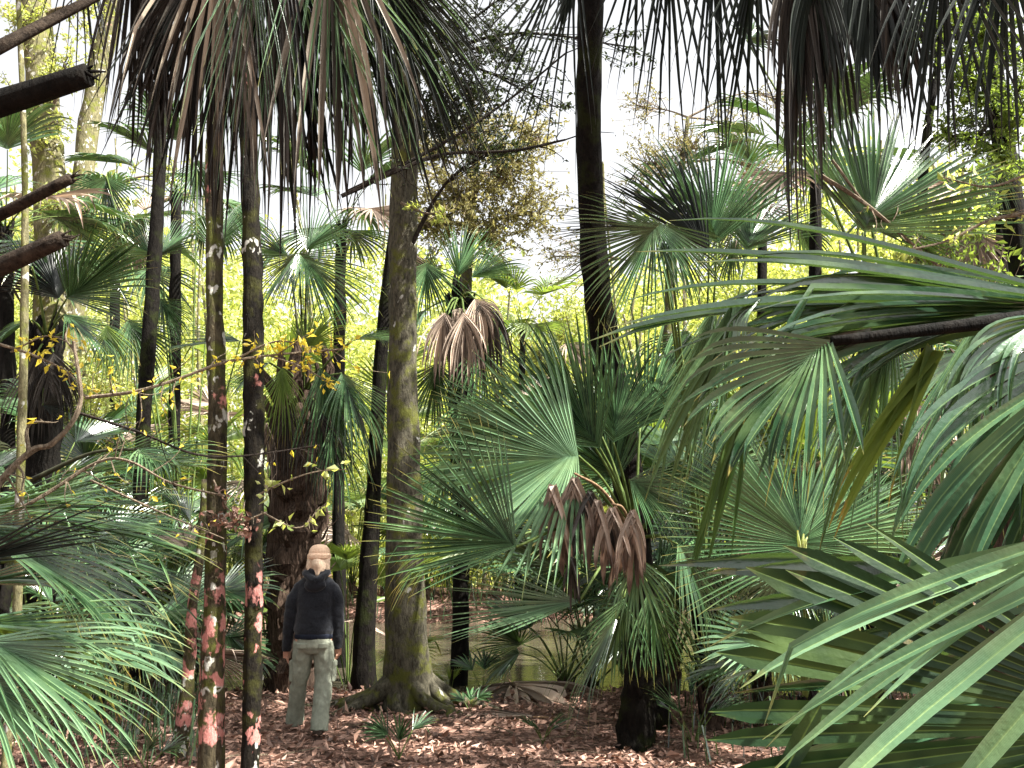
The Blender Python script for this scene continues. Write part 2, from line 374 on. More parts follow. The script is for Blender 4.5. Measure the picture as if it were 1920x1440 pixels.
# ------------------------------------------------------------------ person walking away
def ring_loft(rings, sides=20):
    vs = []; fs = []
    for (c, rx, ry, T) in rings:
        T = Vector(T).normalized(); X = Vector((1, 0, 0)); X = (X-T*X.dot(T)).normalized(); Y = T.cross(X)
        for k in range(sides):
            a = 2*math.pi*k/sides; vs.append(Vector(c)+X*(rx*math.cos(a))+Y*(ry*math.sin(a)))
    for i in range(len(rings)-1):
        for k in range(sides):
            k2 = (k+1) % sides; fs.append((i*sides+k, i*sides+k2, (i+1)*sides+k2, (i+1)*sides+k))
    fs.append(tuple(range(sides-1, -1, -1))); fs.append(tuple((len(rings)-1)*sides+k for k in range(sides)))
    return vs, fs
def limb(pts, radii, n=14, sides=14, ell=1.0):
    path = smooth_path(pts, n); rings = []
    for i, p in enumerate(path):
        T = path[min(i+1, n-1)]-path[max(0, i-1)]; r = lerp_list(radii, i/(n-1)); rings.append((p, r, r*ell, T))
    return ring_loft(rings, sides)
def blob(c, rx, ry, rz, n=12, s=16):
    rings = []
    for i in range(n+1):
        a = -math.pi/2+math.pi*(i/n)*.98+.03; rings.append((Vector(c)+Vector((0, 0, rz*math.sin(a))), max(.002, rx*math.cos(a)), max(.002, ry*math.cos(a)), (0, 0, 1)))
    return ring_loft(rings, s)
def fuse(name, pieces, mat, parent, vox, wr=0.0, freq=6, relax=2, stretch=(1, 1, 1)):
    """several closed lofts fused into one continuous skin"""
    me = bpy.data.meshes.new(name); V = []; F = []
    for vs, fs in pieces:
        k = len(V); V += [tuple(v) for v in vs]; F += [tuple(i+k for i in f) for f in fs]
    me.from_pydata(V, [], F); o = bpy.data.objects.new(name, me); scene.collection.objects.link(o)
    r = o.modifiers.new('r', 'REMESH'); r.mode = 'VOXEL'; r.voxel_size = vox
    s = o.modifiers.new('s', 'SMOOTH'); s.factor = .5; s.iterations = relax
    dg = bpy.context.evaluated_depsgraph_get(); m2 = bpy.data.meshes.new_from_object(o.evaluated_get(dg))
    if wr:
        nn = [v.normal.copy() for v in m2.vertices]
        for v, n in zip(m2.vertices, nn):
            c = v.co; q = Vector((c.x*freq*stretch[0], c.y*freq*stretch[1], c.z*freq*stretch[2]))
            v.co = c+n*wr*(noise.ridged_multi_fractal(q, 1.0, 2.0, 3, 1.0, 2.0)-.9)
    m2.polygons.foreach_set('use_smooth', [True]*len(m2.polygons))
    m2.materials.append(mat); m2.name = name; o.modifiers.clear(); o.data = m2; bpy.data.meshes.remove(me)
    o.parent = parent; return o
def build_person():
    base = G(581, 1376)
    t = thing('person', base, 'person seen from behind in peach knit hat, navy hoodie and olive cargo trousers, walking away', 'person')
    skin = simple_mat('skin', (.42, .22, .15), .55, (.5, .28, .2), 40, .05)
    navy = simple_mat('navy fleece', (.007, .008, .011), .9, (.016, .018, .023), 70, .3, .1, sheen=.2)
    olive = simple_mat('olive cotton', (.19, .205, .16), .85, (.245, .26, .205), 40, .3, .15, (1, 1, .6))
    knit = simple_mat('peach knit', (.70, .44, .29), .9, (.84, .62, .45), 90, .6, .1, (1, 1, 2.2))
    hairm = simple_mat('fair hair', (.50, .36, .25), .6, (.80, .62, .46), 60, .4, .4, (6, 6, .6))
    shoe = simple_mat('brown boot leather', (.03, .02, .014), .6, (.07, .045, .03), 30, .3)
    LA = [(-.165, .0, 1.345), (-.205, .0, 1.2), (-.226, .01, 1.05), (-.245, .05, .88), (-.255, .085, .73)]
    RA = [(.165, .0, 1.345), (.198, -.01, 1.2), (.212, -.015, 1.05), (.215, .01, .89), (.214, .035, .755)]
    def leg(sx, hip, knee, ank): return [hip, knee, ank]
    LL = [(-.085, 0, .86), (-.125, .05, .5), (-.175, .22, .10)]; RL = [(.085, 0, .86), (.105, .02, .5), (.095, -.13, .10)]
    def hand(w, dirx, bend):
        w = Vector(w); ps = [limb([w+Vector((0, -.005, .03)), w+Vector((0, .01, -.03)), w+Vector((0, .025, -.085))], [.024, .036, .036], 8, 12, .55)]
        for i, (o, L) in enumerate(((-.028, .062), (-.010, .074), (.009, .070), (.027, .055))):
            b = w+Vector((o*.25*dirx, .02+o, -.078)); c = b+Vector((-.01*dirx*bend, .012, -L*.5)); e = c+Vector((-.02*dirx*bend, -.004, -L*.45))
            ps.append(limb([b, c, e], [.0105, .0095, .0075], 8, 8))
        b = w+Vector((-.005*dirx, .035, -.03)); ps.append(limb([b, b+Vector((-.01*dirx, .035, -.03)), b+Vector((-.014*dirx, .042, -.065))], [.013, .011, .009], 8, 8))
        return ps
    head = [blob((0.015, .02, 1.60), .074, .094, .112), limb([(0.005, -.005, 1.40), (.01, .0, 1.47), (.015, .01, 1.56)], [.062, .054, .056])]
    head += [blob((.015, .118, 1.585), .012, .02, .022, 8, 10), blob((.015, .098, 1.55), .025, .012, .008, 6, 10), blob((.015, .085, 1.515), .03, .022, .02, 6, 10)]
    for s in (-1, 1): head += [blob((.015+s*.076, .015, 1.59), .012, .02, .03, 8, 10), blob((.015+s*.03, .105, 1.612), .012, .008, .009, 6, 10)]
    body = head + [ring_loft([((0, 0, z), rx, ry, (0, 0, 1)) for z, rx, ry in ((.80, .12, .085), (.90, .115, .08), (1.08, .11, .08), (1.25, .12, .08), (1.34, .11, .07), (1.42, .06, .055))])]
    body += [limb([(-.11, 0, 1.32)]+LA[1:], [.03, .034, .03, .027, .024]), limb([(.11, 0, 1.32)]+RA[1:], [.03, .034, .03, .027, .024])]
    body += hand((-.257, .09, .745), -1, 1) + hand((.214, .04, .775), 1, 1)
    body += [limb(LL, [.085, .065, .04]), limb(RL, [.085, .065, .04])]
    for p in (LL[2], RL[2]): body.append(limb([(p[0], p[1]-.03, .05), (p[0], p[1]+.06, .045), (p[0], p[1]+.14, .035)], [.03, .034, .02], 8, 10, .7))
    fuse('body', body, skin, t, .008, relax=1)
    jack = [ring_loft([((dx, 0, z), rx, ry, (0, 0, 1)) for z, rx, ry, dx in ((.875, .165, .118, 0), (.89, .175, .128, 0), (.93, .185, .135, 0), (1.0, .178, .13, 0), (1.1, .17, .125, 0), (1.22, .18, .125, 0), (1.31, .192, .118, 0), (1.36, .178, .105, 0), (1.40, .135, .09, 0), (1.43, .09, .08, .0), (1.45, .07, .075, .005), (1.485, .066, .07, .01))], 28)]
    jack += [limb([(LA[0][0]+.03, 0, 1.33)]+LA[1:], [.062, .064, .056, .05, .042], 16, 16), limb([(RA[0][0]-.03, 0, 1.33)]+RA[1:], [.062, .064, .056, .05, .042], 16, 16)]
    jk = fuse('hooded_jacket', jack, navy, t, .010, .007, 7, 2, (1, 1, 1.6))
    hood = [limb([(-.10, .03, 1.46), (-.095, -.06, 1.455), (-.05, -.115, 1.41), (.01, -.135, 1.385), (.06, -.115, 1.41), (.105, -.06, 1.455), (.11, .03, 1.46)], [.02, .03, .036, .038, .036, .03, .02], 20, 12, 1.0),
            limb([(-.06, -.06, 1.47), (.01, -.09, 1.455), (.08, -.06, 1.47)], [.03, .036, .03], 10, 10), blob((.005, -.115, 1.35), .10, .045, .075)]
    hd = fuse('hood', hood, navy, t, .008, .006, 9, 1)
    cuff = simple_mat('ribbed hem', (.008, .010, .018), .9, (.016, .02, .03), 12, .5, .1, (12, 1, 1))
    hem = ring_loft([((0, 0, z), rx, ry, (0, 0, 1)) for z, rx, ry in ((.848, .168, .128), (.853, .176, .135), (.885, .180, .138), (.90, .172, .13))], 28)
    fuse('waistband', [hem], cuff, t, .008)
    tr = [ring_loft([((0, 0, z), rx, ry, (0, 0, 1)) for z, rx, ry in ((.72, .12, .10), (.78, .165, .135), (.85, .165, .13), (.92, .15, .115))], 24),
          limb([(-.085, 0, .82), (-.11, .04, .58), (-.128, .08, .45), (-.16, .18, .2), (-.174, .225, .06)], [.096, .086, .078, .074, .082], 18, 18, 1.1),
          limb([(.085, 0, .82), (.102, .01, .58), (.106, -.01, .45), (.10, -.08, .2), (.096, -.125, .045)], [.096, .088, .080, .076, .086], 18, 18, 1.1)]
    fuse('trousers', tr, olive, t, .009, .009, 7.5, 1, (1.3, 1.3, 1.0))
    for x, y in ((-.19, .06), (.185, .005)):
        pk = ring_loft([((x, y, z), rx, .055, (0, 0, 1)) for z, rx in ((.46, .02), (.47, .028), (.60, .028), (.605, .036), (.645, .034), (.65, .02))], 16)
        fuse('cargo_pocket', [pk], olive, t, .008, .004, 9, 1)
    for x in (-.085, .085):
        pk = ring_loft([((x, -.105, z), .055, .03, (0, 0, 1)) for z in (.77, .775, .81, .815)], 16)
        fuse('pocket_flap', [pk], olive, t, .007, .002, 9, 1)
    for x, y in ((-.174, .225), (.096, -.13)):
        b = [limb([(x, y-.075, .05), (x, y, .05), (x, y+.10, .045), (x, y+.19, .03)], [.036, .046, .044, .03], 12, 14, .95), limb([(x, y-.02, .05), (x, y, .14)], [.05, .05], 6, 12)]
        sh = fuse('boot', b, shoe, t, .008)
    cap = [ring_loft([((0.015, .012-.1*(z-1.6), z), rx, ry, (0, 0, 1)) for z, rx, ry in ((1.585, .092, .113), (1.59, .101, .122), (1.625, .103, .122), (1.632, .096, .117), (1.655, .097, .116), (1.685, .086, .104), (1.71, .062, .077), (1.722, .02, .028))], 22)]
    cap.append(ring_loft([((0.015, .0, z), rx, ry, (0, 0, 1)) for z, rx, ry in ((1.582, .100, .120), (1.588, .109, .130), (1.622, .110, .130), (1.630, .102, .122))], 22))
    ht = fuse('knit_hat', cap, knit, t, .007, .003, 16, 1)
    hr = [limb([(.015, -.07, 1.58), (.015, -.10, 1.54), (.02, -.10, 1.49), (.022, -.115, 1.43)], [.045, .05, .04, .014], 12, 12),
          limb([(-.055, -.04, 1.58), (-.065, -.05, 1.51), (-.05, -.07, 1.44)], [.035, .028, .010], 10, 8), limb([(.085, -.04, 1.58), (.095, -.045, 1.50), (.085, -.06, 1.43)], [.035, .028, .010], 10, 8),
          limb([(.05, -.08, 1.57), (.065, -.09, 1.50), (.06, -.10, 1.45)], [.03, .022, .008], 10, 8),
          ring_loft([((.015, -.012, z), rx, ry, (0, 0, 1)) for z, rx, ry in ((1.45, .05, .06), (1.48, .07, .08), (1.52, .088, .097), (1.60, .092, .103), (1.61, .07, .08))], 20)]
    fuse('hair', hr, hairm, t, .007, .005, 14, 1, (3, 3, .7))
    t.rotation_euler = (0, 0, R_(5)); t.scale = (1.01, 1.03, .985)
build_person()

# ------------------------------------------------------------------ trees
def rdir(rr):
    a = rr.uniform(0, 6.283); z = rr.uniform(-1, 1); q = math.sqrt(1-z*z); return Vector((q*math.cos(a), q*math.sin(a), z))
def foliage(tw, lf, root, blobs, seed, leaf, twig_r=.006, hang=.1, wr=.45, limb_r=.03):
    """blobs: (centre, radius, twigs, leaves per twig); limbs reach from root to each blob, twigs fill it"""
    rr = random.Random(seed); rng = np.random.default_rng(seed)
    for (c, rad, nt_, nl) in blobs:
        c = Vector(c); rt = Vector(root) if not isinstance(root, list) else min((Vector(r) for r in root), key=lambda q: (q-c).length)
        mid = rt.lerp(c, .5)+Vector((rr.uniform(-.1, .1), 0, rr.uniform(0, .2)))*(c-rt).length
        if tw is not None: path = tube(tw, [rt, mid, c], [limb_r, limb_r*.55, twig_r*1.2], 9, 5, cap=False)
        else: path = smooth_path([rt, mid, c], 9)
        for i in range(nt_):
            q = path[rr.randint(4, 8)]; e = c+rdir(rr)*rad*rr.random()**.4
            m_ = q.lerp(e, .5)+rdir(rr)*rad*.18
            if tw is not None: pt = tube(tw, [q, m_, e], [twig_r, twig_r*.35], 6, 3, cap=False)
            else: pt = smooth_path([q, m_, e], 6)
            pts = [];
            for k in range(nl):
                u = rr.uniform(.25, 1.0)*5; a = pt[min(int(u), 4)].lerp(pt[min(int(u)+1, 5)], u-int(u)); pts.append(a+rdir(rr)*leaf*.9*rr.random())
            leaf_cloud(lf, pts, leaf, rng, wr, hang)
def px_blob(px, py, Y, rpx, nt_, nl): return (P(px, py, Y), rpx*Y/FPX, nt_, nl)
def trunk_pts(spec): return [P(*s) for s in spec]
def tree(label, spec, radii_px, bark, seed, cat='tree', name='tree', group=None, n=30, sides=14, bump=.12, freq=3, flare=None, blobs=None, leafm=None, leaf=.06, twig='twig_dark', hang=.1, limb_r=.03, twig_r=.006, twin=None):
    pts = trunk_pts(spec); g = pts[0].copy(); g.z = height(g.x, g.y)
    if pts[0].z > g.z+.02: pts.insert(0, g)
    pts[0].z = min(pts[0].z, g.z)-.03
    radii = [r*s[2]/FPX for r, s in zip(radii_px, spec)]
    while len(radii) < len(pts): radii.insert(0, radii[0])
    t = thing(name, g, label, cat, group); mb = MB(); path = tube(mb, pts, radii, n, sides, bump, freq, seed, flare)
    mb.build('trunk', M[bark], t, smooth=True)
    if blobs:
        tw, lf = MB(), MB(); bl = [px_blob(*b) for b in blobs]
        foliage(tw, lf, [path[int(n*f)] for f in (.35, .5, .65, .8, .97)], bl, seed, leaf, hang=hang, limb_r=limb_r, twig_r=twig_r)
        tw.build('branches', M[twig], t); lf.build('crown', M[leafm], t)
    return t, path
def root_flare(amp, lobes, ph, fall=.09):
    return lambda u, a, p: amp*math.exp(-u/fall)*(.45+.55*math.cos(lobes*a+ph)+.35*math.cos((lobes+2)*a-ph))

tree('slender tree with pink and white lichen patches, nearest the left fronds', [(395, 1478, 6.5), (403, 1100, 6.5), (408, 800, 6.5), (402, 560, 6.5), (405, 200, 6.5), (420, -260, 6.4)], [24, 19, 17, 16, 17, 15], 'bark_lichen', 3, 'tree', 'lichen_tree', 'lichen covered trees', 60, 14, .10, 6)
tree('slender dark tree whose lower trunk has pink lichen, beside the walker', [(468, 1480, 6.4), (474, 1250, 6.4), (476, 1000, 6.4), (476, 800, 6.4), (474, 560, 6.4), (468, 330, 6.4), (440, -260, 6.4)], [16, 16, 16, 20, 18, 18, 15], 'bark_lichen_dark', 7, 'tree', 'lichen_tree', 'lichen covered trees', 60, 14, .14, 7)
big, bigpath = tree('large mossy tree with flared buttress roots behind the walker', [(768, 1322, 9.6), (762, 1200, 9.6), (758, 900, 9.6), (755, 620, 9.6), (757, 380, 9.6), (770, 0, 9.7), (790, -300, 9.8)], [47, 38, 32, 27, 27, 28, 26], 'bark_mossy', 11, 'tree', 'buttressed_tree', None, 70, 28, .07, 3,
     root_flare(.20, 5, .6, .035),
     [(850, 60, 9.2, 110, 60, 30), (900, 190, 9.0, 110, 60, 30), (830, 250, 9.2, 80, 44, 30), (960, 90, 9.0, 90, 40, 24), (700, 120, 9.6, 100, 30, 20), (940, 270, 9, 80, 30, 22), (780, -40, 9.4, 140, 40, 26), (1190, 90, 9.3, 70, 16, 14), (1040, 200, 9.3, 70, 20, 16), (980, -40, 9.3, 120, 30, 20)], 'leaf_dark', .06, 'twig_dark', .3, .035, .007)
rt = MB(); rr = random.Random(3)
bx, by = ORG[big.name].x, ORG[big.name].y
for i, (a, L, r) in enumerate([(-.15, 1.05, .075), (-.6, .8, .07), (3.3, 1.2, .09), (3.75, .95, .075), (4.6, .5, .06), (5.3, .75, .07), (.3, .8, .06), (2.8, .7, .06)]):
    pts = []
    for k in range(6):
        u = k/5; aa = a+.35*math.sin(u*4+i); q = Vector((bx+math.cos(aa)*(.12+L*u), by+math.sin(aa)*(.12+L*u)*.9, 0)); q.z = height(q.x, q.y)+.28*(1-u)**3*1.2+.02-.05*u; pts.append(q)
    tube(rt, pts, [r*1.3, r, r*.8, r*.6, r*.35], 18, 9, .15, 5, i)
rt.build('root', M['bark_mossy'], big, smooth=True)
tree('thin dark tree at the water edge leaning right behind the walker', [(682, 1268, 11.2), (686, 1150, 11.2), (700, 930, 11.2), (716, 650, 11.1), (742, 420, 11), (780, 150, 11)], [22, 19, 14, 13, 12, 9], 'bark_dark', 21, 'tree', 'leaning_tree', None, 40, 12, .08, 4, root_flare(.05, 5, 1, .05))
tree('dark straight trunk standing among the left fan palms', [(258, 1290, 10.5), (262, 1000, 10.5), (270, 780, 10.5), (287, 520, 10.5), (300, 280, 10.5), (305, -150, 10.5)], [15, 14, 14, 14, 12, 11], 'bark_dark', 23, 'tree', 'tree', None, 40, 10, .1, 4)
tree('thin pale-barked sapling at the far left edge', [(28, 1250, 5.5), (38, 900, 5.5), (45, 640, 5.5), (46, 300, 5.5), (30, -100, 5.5)], [8, 8, 8, 6, 5], 'bark_pale', 24, 'tree', 'thin_tree', None, 40, 8, .1, 4)
tree('short dark sapling trunk just left of the pink lichen tree', [(338, 1395, 7.2), (352, 1280, 7.2), (362, 1130, 7.2), (378, 1020, 7.2), (384, 900, 7.3)], [14, 12, 9, 8, 6], 'bark_lichen', 25, 'tree', 'thin_tree', None, 30, 10, .1, 4)

# pale autumn trees, upper left
tree('pale mottled tree with yellow-green leaves, top left corner', [(95, 1180, 14), (95, 600, 14), (92, 330, 14), (70, 60, 14), (50, -200, 14)], [34, 30, 30, 30, 26], 'bark_pale', 31, 'tree', 'pale_tree', 'pale autumn trees', 40, 12, .1, 2,
     blobs=[(40, 40, 13.5, 90, 26, 22), (120, 120, 13.5, 80, 24, 22), (90, 240, 13.5, 70, 22, 20), (20, 200, 13.5, 70, 18, 20), (110, 380, 13.5, 60, 14, 18), (170, 20, 13.8, 70, 16, 20)], leafm='leaf_lime', leaf=.085, twig='twig', limb_r=.05, twig_r=.012)
tree('slanting pale tree in the yellow-green glow, right of the top left corner', [(150, 1180, 17), (140, 600, 17), (165, 250, 17), (215, 0, 17), (235, -150, 17)], [24, 22, 20, 18, 16], 'bark_pale', 33, 'tree', 'pale_tree', 'pale autumn trees', 40, 12, .1, 2,
     blobs=[(330, 330, 17, 60, 18, 18), (250, 420, 17, 60, 16, 18), (60, 420, 17, 80, 20, 22)], leafm='leaf_lime', leaf=.10, twig='twig', limb_r=.05, twig_r=.012)
tree('olive-leaved tree in the middle distance, right of the large mossy trunk', [(860, 1180, 26), (870, 700, 26), (880, 420, 26), (900, 250, 26)], [14, 12, 10, 6], 'bark_mossy', 35, 'tree', 'olive_tree', None, 30, 8, .1, 2,
     blobs=[(860, 360, 25, 120, 100, 22), (960, 330, 25, 120, 100, 22), (1010, 400, 25, 90, 50, 20), (880, 250, 25, 110, 70, 20), (800, 420, 25, 100, 70, 24), (1010, 260, 25, 90, 50, 18), (920, 430, 25, 100, 60, 22), (780, 280, 25, 90, 50, 20)], leafm='leaf_olive', leaf=.15, twig='twig', limb_r=.06, twig_r=.018)
tree('faint bare-twigged tree against the white sky, right of the tall palm trunk', [(1260, 1180, 24), (1250, 700, 24), (1270, 400, 24), (1290, 220, 24)], [12, 10, 8, 4], 'bark_mossy', 37, 'tree', 'olive_tree', None, 30, 8, .1, 2,
     blobs=[(1210, 310, 24, 90, 70, 14), (1290, 280, 24, 90, 70, 12), (1380, 240, 24, 90, 40, 10), (1200, 200, 24, 70, 30, 9), (1440, 330, 24, 80, 50, 14), (1040, 480, 25, 70, 40, 10), (1500, 200, 24, 80, 40, 12)], leafm='leaf_olive', leaf=.11, twig='twig', limb_r=.04, twig_r=.016)
tree('dense leafy tree with yellow-edged dark leaves, top right corner', [(1990, 1250, 9), (1960, 800, 9), (1900, 400, 9), (1860, 100, 9), (1850, -200, 9)], [30, 28, 22, 18, 14], 'bark_dark', 39, 'tree', 'leafy_tree', None, 40, 12, .1, 2,
     blobs=[(1860, 60, 8.5, 110, 40, 26), (1800, 160, 8.6, 90, 34, 24), (1900, 200, 8.5, 100, 36, 26), (1740, 60, 8.8, 90, 26, 20), (1870, 300, 8.6, 80, 26, 22), (1720, -40, 8.8, 110, 28, 20), (1780, 260, 8.8, 70, 16, 18)], leafm='leaf_green', leaf=.075, limb_r=.04, twig_r=.008)
tree('thin dark-leaved understorey tree hidden among the top right fronds', [(1760, 1250, 10.5), (1740, 700, 10.5), (1730, 350, 10.5), (1760, 100, 10.5)], [12, 12, 10, 7], 'bark_dark', 40, 'tree', 'leafy_tree', None, 30, 8, .1, 2,
     blobs=[(1800, 60, 10, 120, 30, 26), (1900, 120, 10, 100, 30, 26), (1850, 250, 10, 90, 26, 24), (1920, 380, 10, 70, 20, 22)], leafm='leaf_dark', leaf=.075, limb_r=.04, twig_r=.008)

# ------------------------------------------------------------------ shrubs and far woodland
def shrub(label, base, blobs, leafm, leaf, seed, name='shrub', group=None, hang=.1):
    b = P(*base); b.z = height(b.x, b.y); t = thing(name, b, label, 'shrub', group); tw, lf = MB(), MB()
    foliage(tw, lf, b, [px_blob(*q) for q in blobs], seed, leaf, hang=hang, limb_r=.018, twig_r=.005)
    tw.build('branches', M['twig'], t); lf.build('leaves', M[leafm], t); return t
shrub('sunlit yellow-green bush across the water, left of the slanting mossy trunk', (1050, 1170, 27), [(1050, 600, 27, 90, 60, 30), (1000, 660, 27, 90, 60, 30), (1110, 640, 27, 80, 50, 30), (1080, 560, 27, 50, 30, 24)], 'leaf_lime', .13, 51)
shrub('lime-leaved shrub under the big upright fan leaf on the right', (1760, 900, 7.5), [(1740, 430, 7.5, 50, 14, 12), (1830, 400, 7.5, 70, 18, 12), (1880, 470, 7.5, 60, 14, 10), (1700, 370, 7.5, 40, 8, 8), (1850, 330, 7.5, 50, 10, 10)], 'leaf_green', .085, 53)
shrub('bright lime bush glowing behind the right-hand fronds', (1750, 1000, 14), [(1750, 420, 14, 100, 50, 30), (1860, 470, 14, 100, 50, 30), (1680, 480, 14, 80, 40, 30), (1650, 600, 14, 130, 60, 30), (1850, 650, 14, 140, 60, 30)], 'leaf_lime', .11, 55)
shrub('yellow-leaved bush beside the pale trunks at left', (200, 1180, 13), [(210, 680, 13, 90, 40, 26), (130, 700, 13, 80, 30, 24), (230, 760, 13, 60, 26, 20)], 'leaf_lime', .08, 57)

def far_wood():
    rng = np.random.default_rng(9); mb = MB(); tw = MB(); rr = random.Random(4)
    spots = []
    def row(Y0, Y1, n, topf, x0, x1):
        for i in range(n):
            Y = rng.uniform(Y0, Y1); px = rng.uniform(x0, x1); top = topf(px); py = rng.uniform(top, 1190)
            spots.append((px, py, Y, rng.uniform(30, 62)))
    def top(px):
        if px < 250: return 380+rng.uniform(-60, 80)
        if px < 700: return 520+rng.uniform(-120, 60)
        if px < 940: return 500+rng.uniform(-50, 60)
        if px < 1130: return 590+rng.uniform(-20, 60)
        if px < 1500: return 470+rng.uniform(-60, 80)
        return 330+rng.uniform(-60, 100)
    row(29, 36, 900, top, -150, 2070); row(38, 48, 800, lambda x: top(x)-20, -300, 2200); row(52, 64, 900, lambda x: top(x)+30, -500, 2400)
    for px, py, Y, r in spots:
        c = np.array(P(px, py, Y)); s = r*Y/FPX; n = 85 if Y < 50 else 60
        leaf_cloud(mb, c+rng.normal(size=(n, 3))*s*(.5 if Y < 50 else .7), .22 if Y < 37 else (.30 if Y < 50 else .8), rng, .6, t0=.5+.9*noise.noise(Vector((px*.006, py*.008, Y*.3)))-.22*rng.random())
    for i in range(60):
        px = rr.uniform(-100, 2020); Y = rr.uniform(27, 40); a = P(px, 1190, Y); a.z = .2; b = P(px+rr.uniform(-60, 60), rr.uniform(200, 600) if not 930 < px < 1130 else 640, Y)
        tube(tw, [a, a.lerp(b, .5)+Vector((rr.uniform(-.5, .5), 0, 0)), b], [rr.uniform(.06, .16), .04], 12, 6, .1)
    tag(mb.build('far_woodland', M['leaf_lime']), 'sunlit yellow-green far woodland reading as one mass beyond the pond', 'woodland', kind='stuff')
    tag(tw.build('far_trunks', M['bark_pale']), 'thin distant trunks within the far woodland', 'woodland', kind='stuff')
far_wood()

# ------------------------------------------------------------------ palms
CAMN = Vector((0, -1, .25)); UPN = Vector((0, -.45, 1)); 
def palm(label, base, crown, wpx, bark, fronds, name='fan_palm', cat='palm', group=None, pet='petiole', boots=False, trunk=True, seed=0, petw=.014):
    b = P(*base); b.z = height(b.x, b.y)-.03; c = P(*crown); t = thing(name, b, label, cat, group); rr = random.Random(seed)
    if trunk:
        mb = MB(); r0, r1 = wpx[0]*base[2]/FPX/2, wpx[1]*crown[2]/FPX/2
        path = tube(mb, [b, b.lerp(c, .5)+Vector(((rr.random()-.5)*.1, 0, 0)), c], [r0*1.15, r0, r0*.97, (r0+r1)/2, r1, r1*.9], 30, 14, .16, 8, seed)
        for i in range(22):
            a = i*2.399; d = Vector((math.cos(a), math.sin(a), 0)); h = rr.uniform(.5, 1.3)*r1*2.2; q = c-Z*r1*rr.uniform(.2, 2.5)
            tube(mb, [q+d*r1*.5, q+d*r1*.85+Z*h*.5, q+d*r1*rr.uniform(.3, 1.5)+Z*h], [r1*.32, r1*.22, r1*.06], 5, 5)
        if boots:
            L = (c-b).length; nb = int(L/.045)
            for i in range(nb):
                u = i/nb; q = lerp_list(path, u); a = i*2.399; r = r0+(r1-r0)*u
                d = Vector((math.cos(a), math.sin(a), 0)); s = d.cross(Z); h = rr.uniform(.18, .36); wd = rr.uniform(.035, .06); o = rr.uniform(.06, .19)
                p0 = q+d*r*.55; p1 = q+d*(r+o*.5)+Z*h*.5; p2 = q+d*(r+o)+Z*h+s*rr.uniform(-.05, .05)
                vs = []
                for (p, w_, th) in ((p0, wd, .02), (p1, wd*.7, .018), (p2, wd*.4, .01)):
                    vs += [p-s*w_, p+d*th, p+s*w_, p-d*th*.4]
                fs = [(k*4+j, k*4+(j+1) % 4, k*4+4+(j+1) % 4, k*4+4+j) for k in (0, 1) for j in range(4)]+[(8, 9, 10, 11)]
                mb.add(vs, fs, [(rr.random(), 0, 0)]*12)
        mb.build('trunk', M[bark], t, smooth=not boots)
    for i, f in enumerate(fronds):
        kw = dict(f); hub = kw.pop('hub'); tip = kw.pop('tip'); hub = P(*hub) if len(hub) == 3 and not isinstance(hub, Vector) else hub
        tip = P(*tip) if not isinstance(tip, Vector) else tip
        mat = kw.pop('mat', 'palm'); hint = kw.pop('hint', CAMN); pm = kw.pop('pet', pet); src = kw.pop('src', None); pw = kw.pop('pw', petw); sag = kw.pop('sag', .08)
        kw.setdefault('seed', seed*31+i)
        if hub.y > 3: kw['n'] = int(kw.get('n', 36)*1.35)
        src = P(*src) if src else c
        mb = MB(); fan(mb, hub, tip, hint, **kw)
        nm = 'dead_frond' if mat.startswith('dead') else 'frond'
        fo = mb.build(nm, M[mat], t, origin=hub)
        if pm and (src-hub).length > .05:
            pb = MB(); mid = src.lerp(hub, .55)+Z*(src-hub).length*sag
            tube(pb, [src, mid, hub], [pw*1.5, pw*.9, pw*.7], 12, 6); q = pb.build('petiole', M[pm], fo, smooth=True)
    return t
def F(hub, tip, **k): return dict(hub=hub, tip=tip, **k)

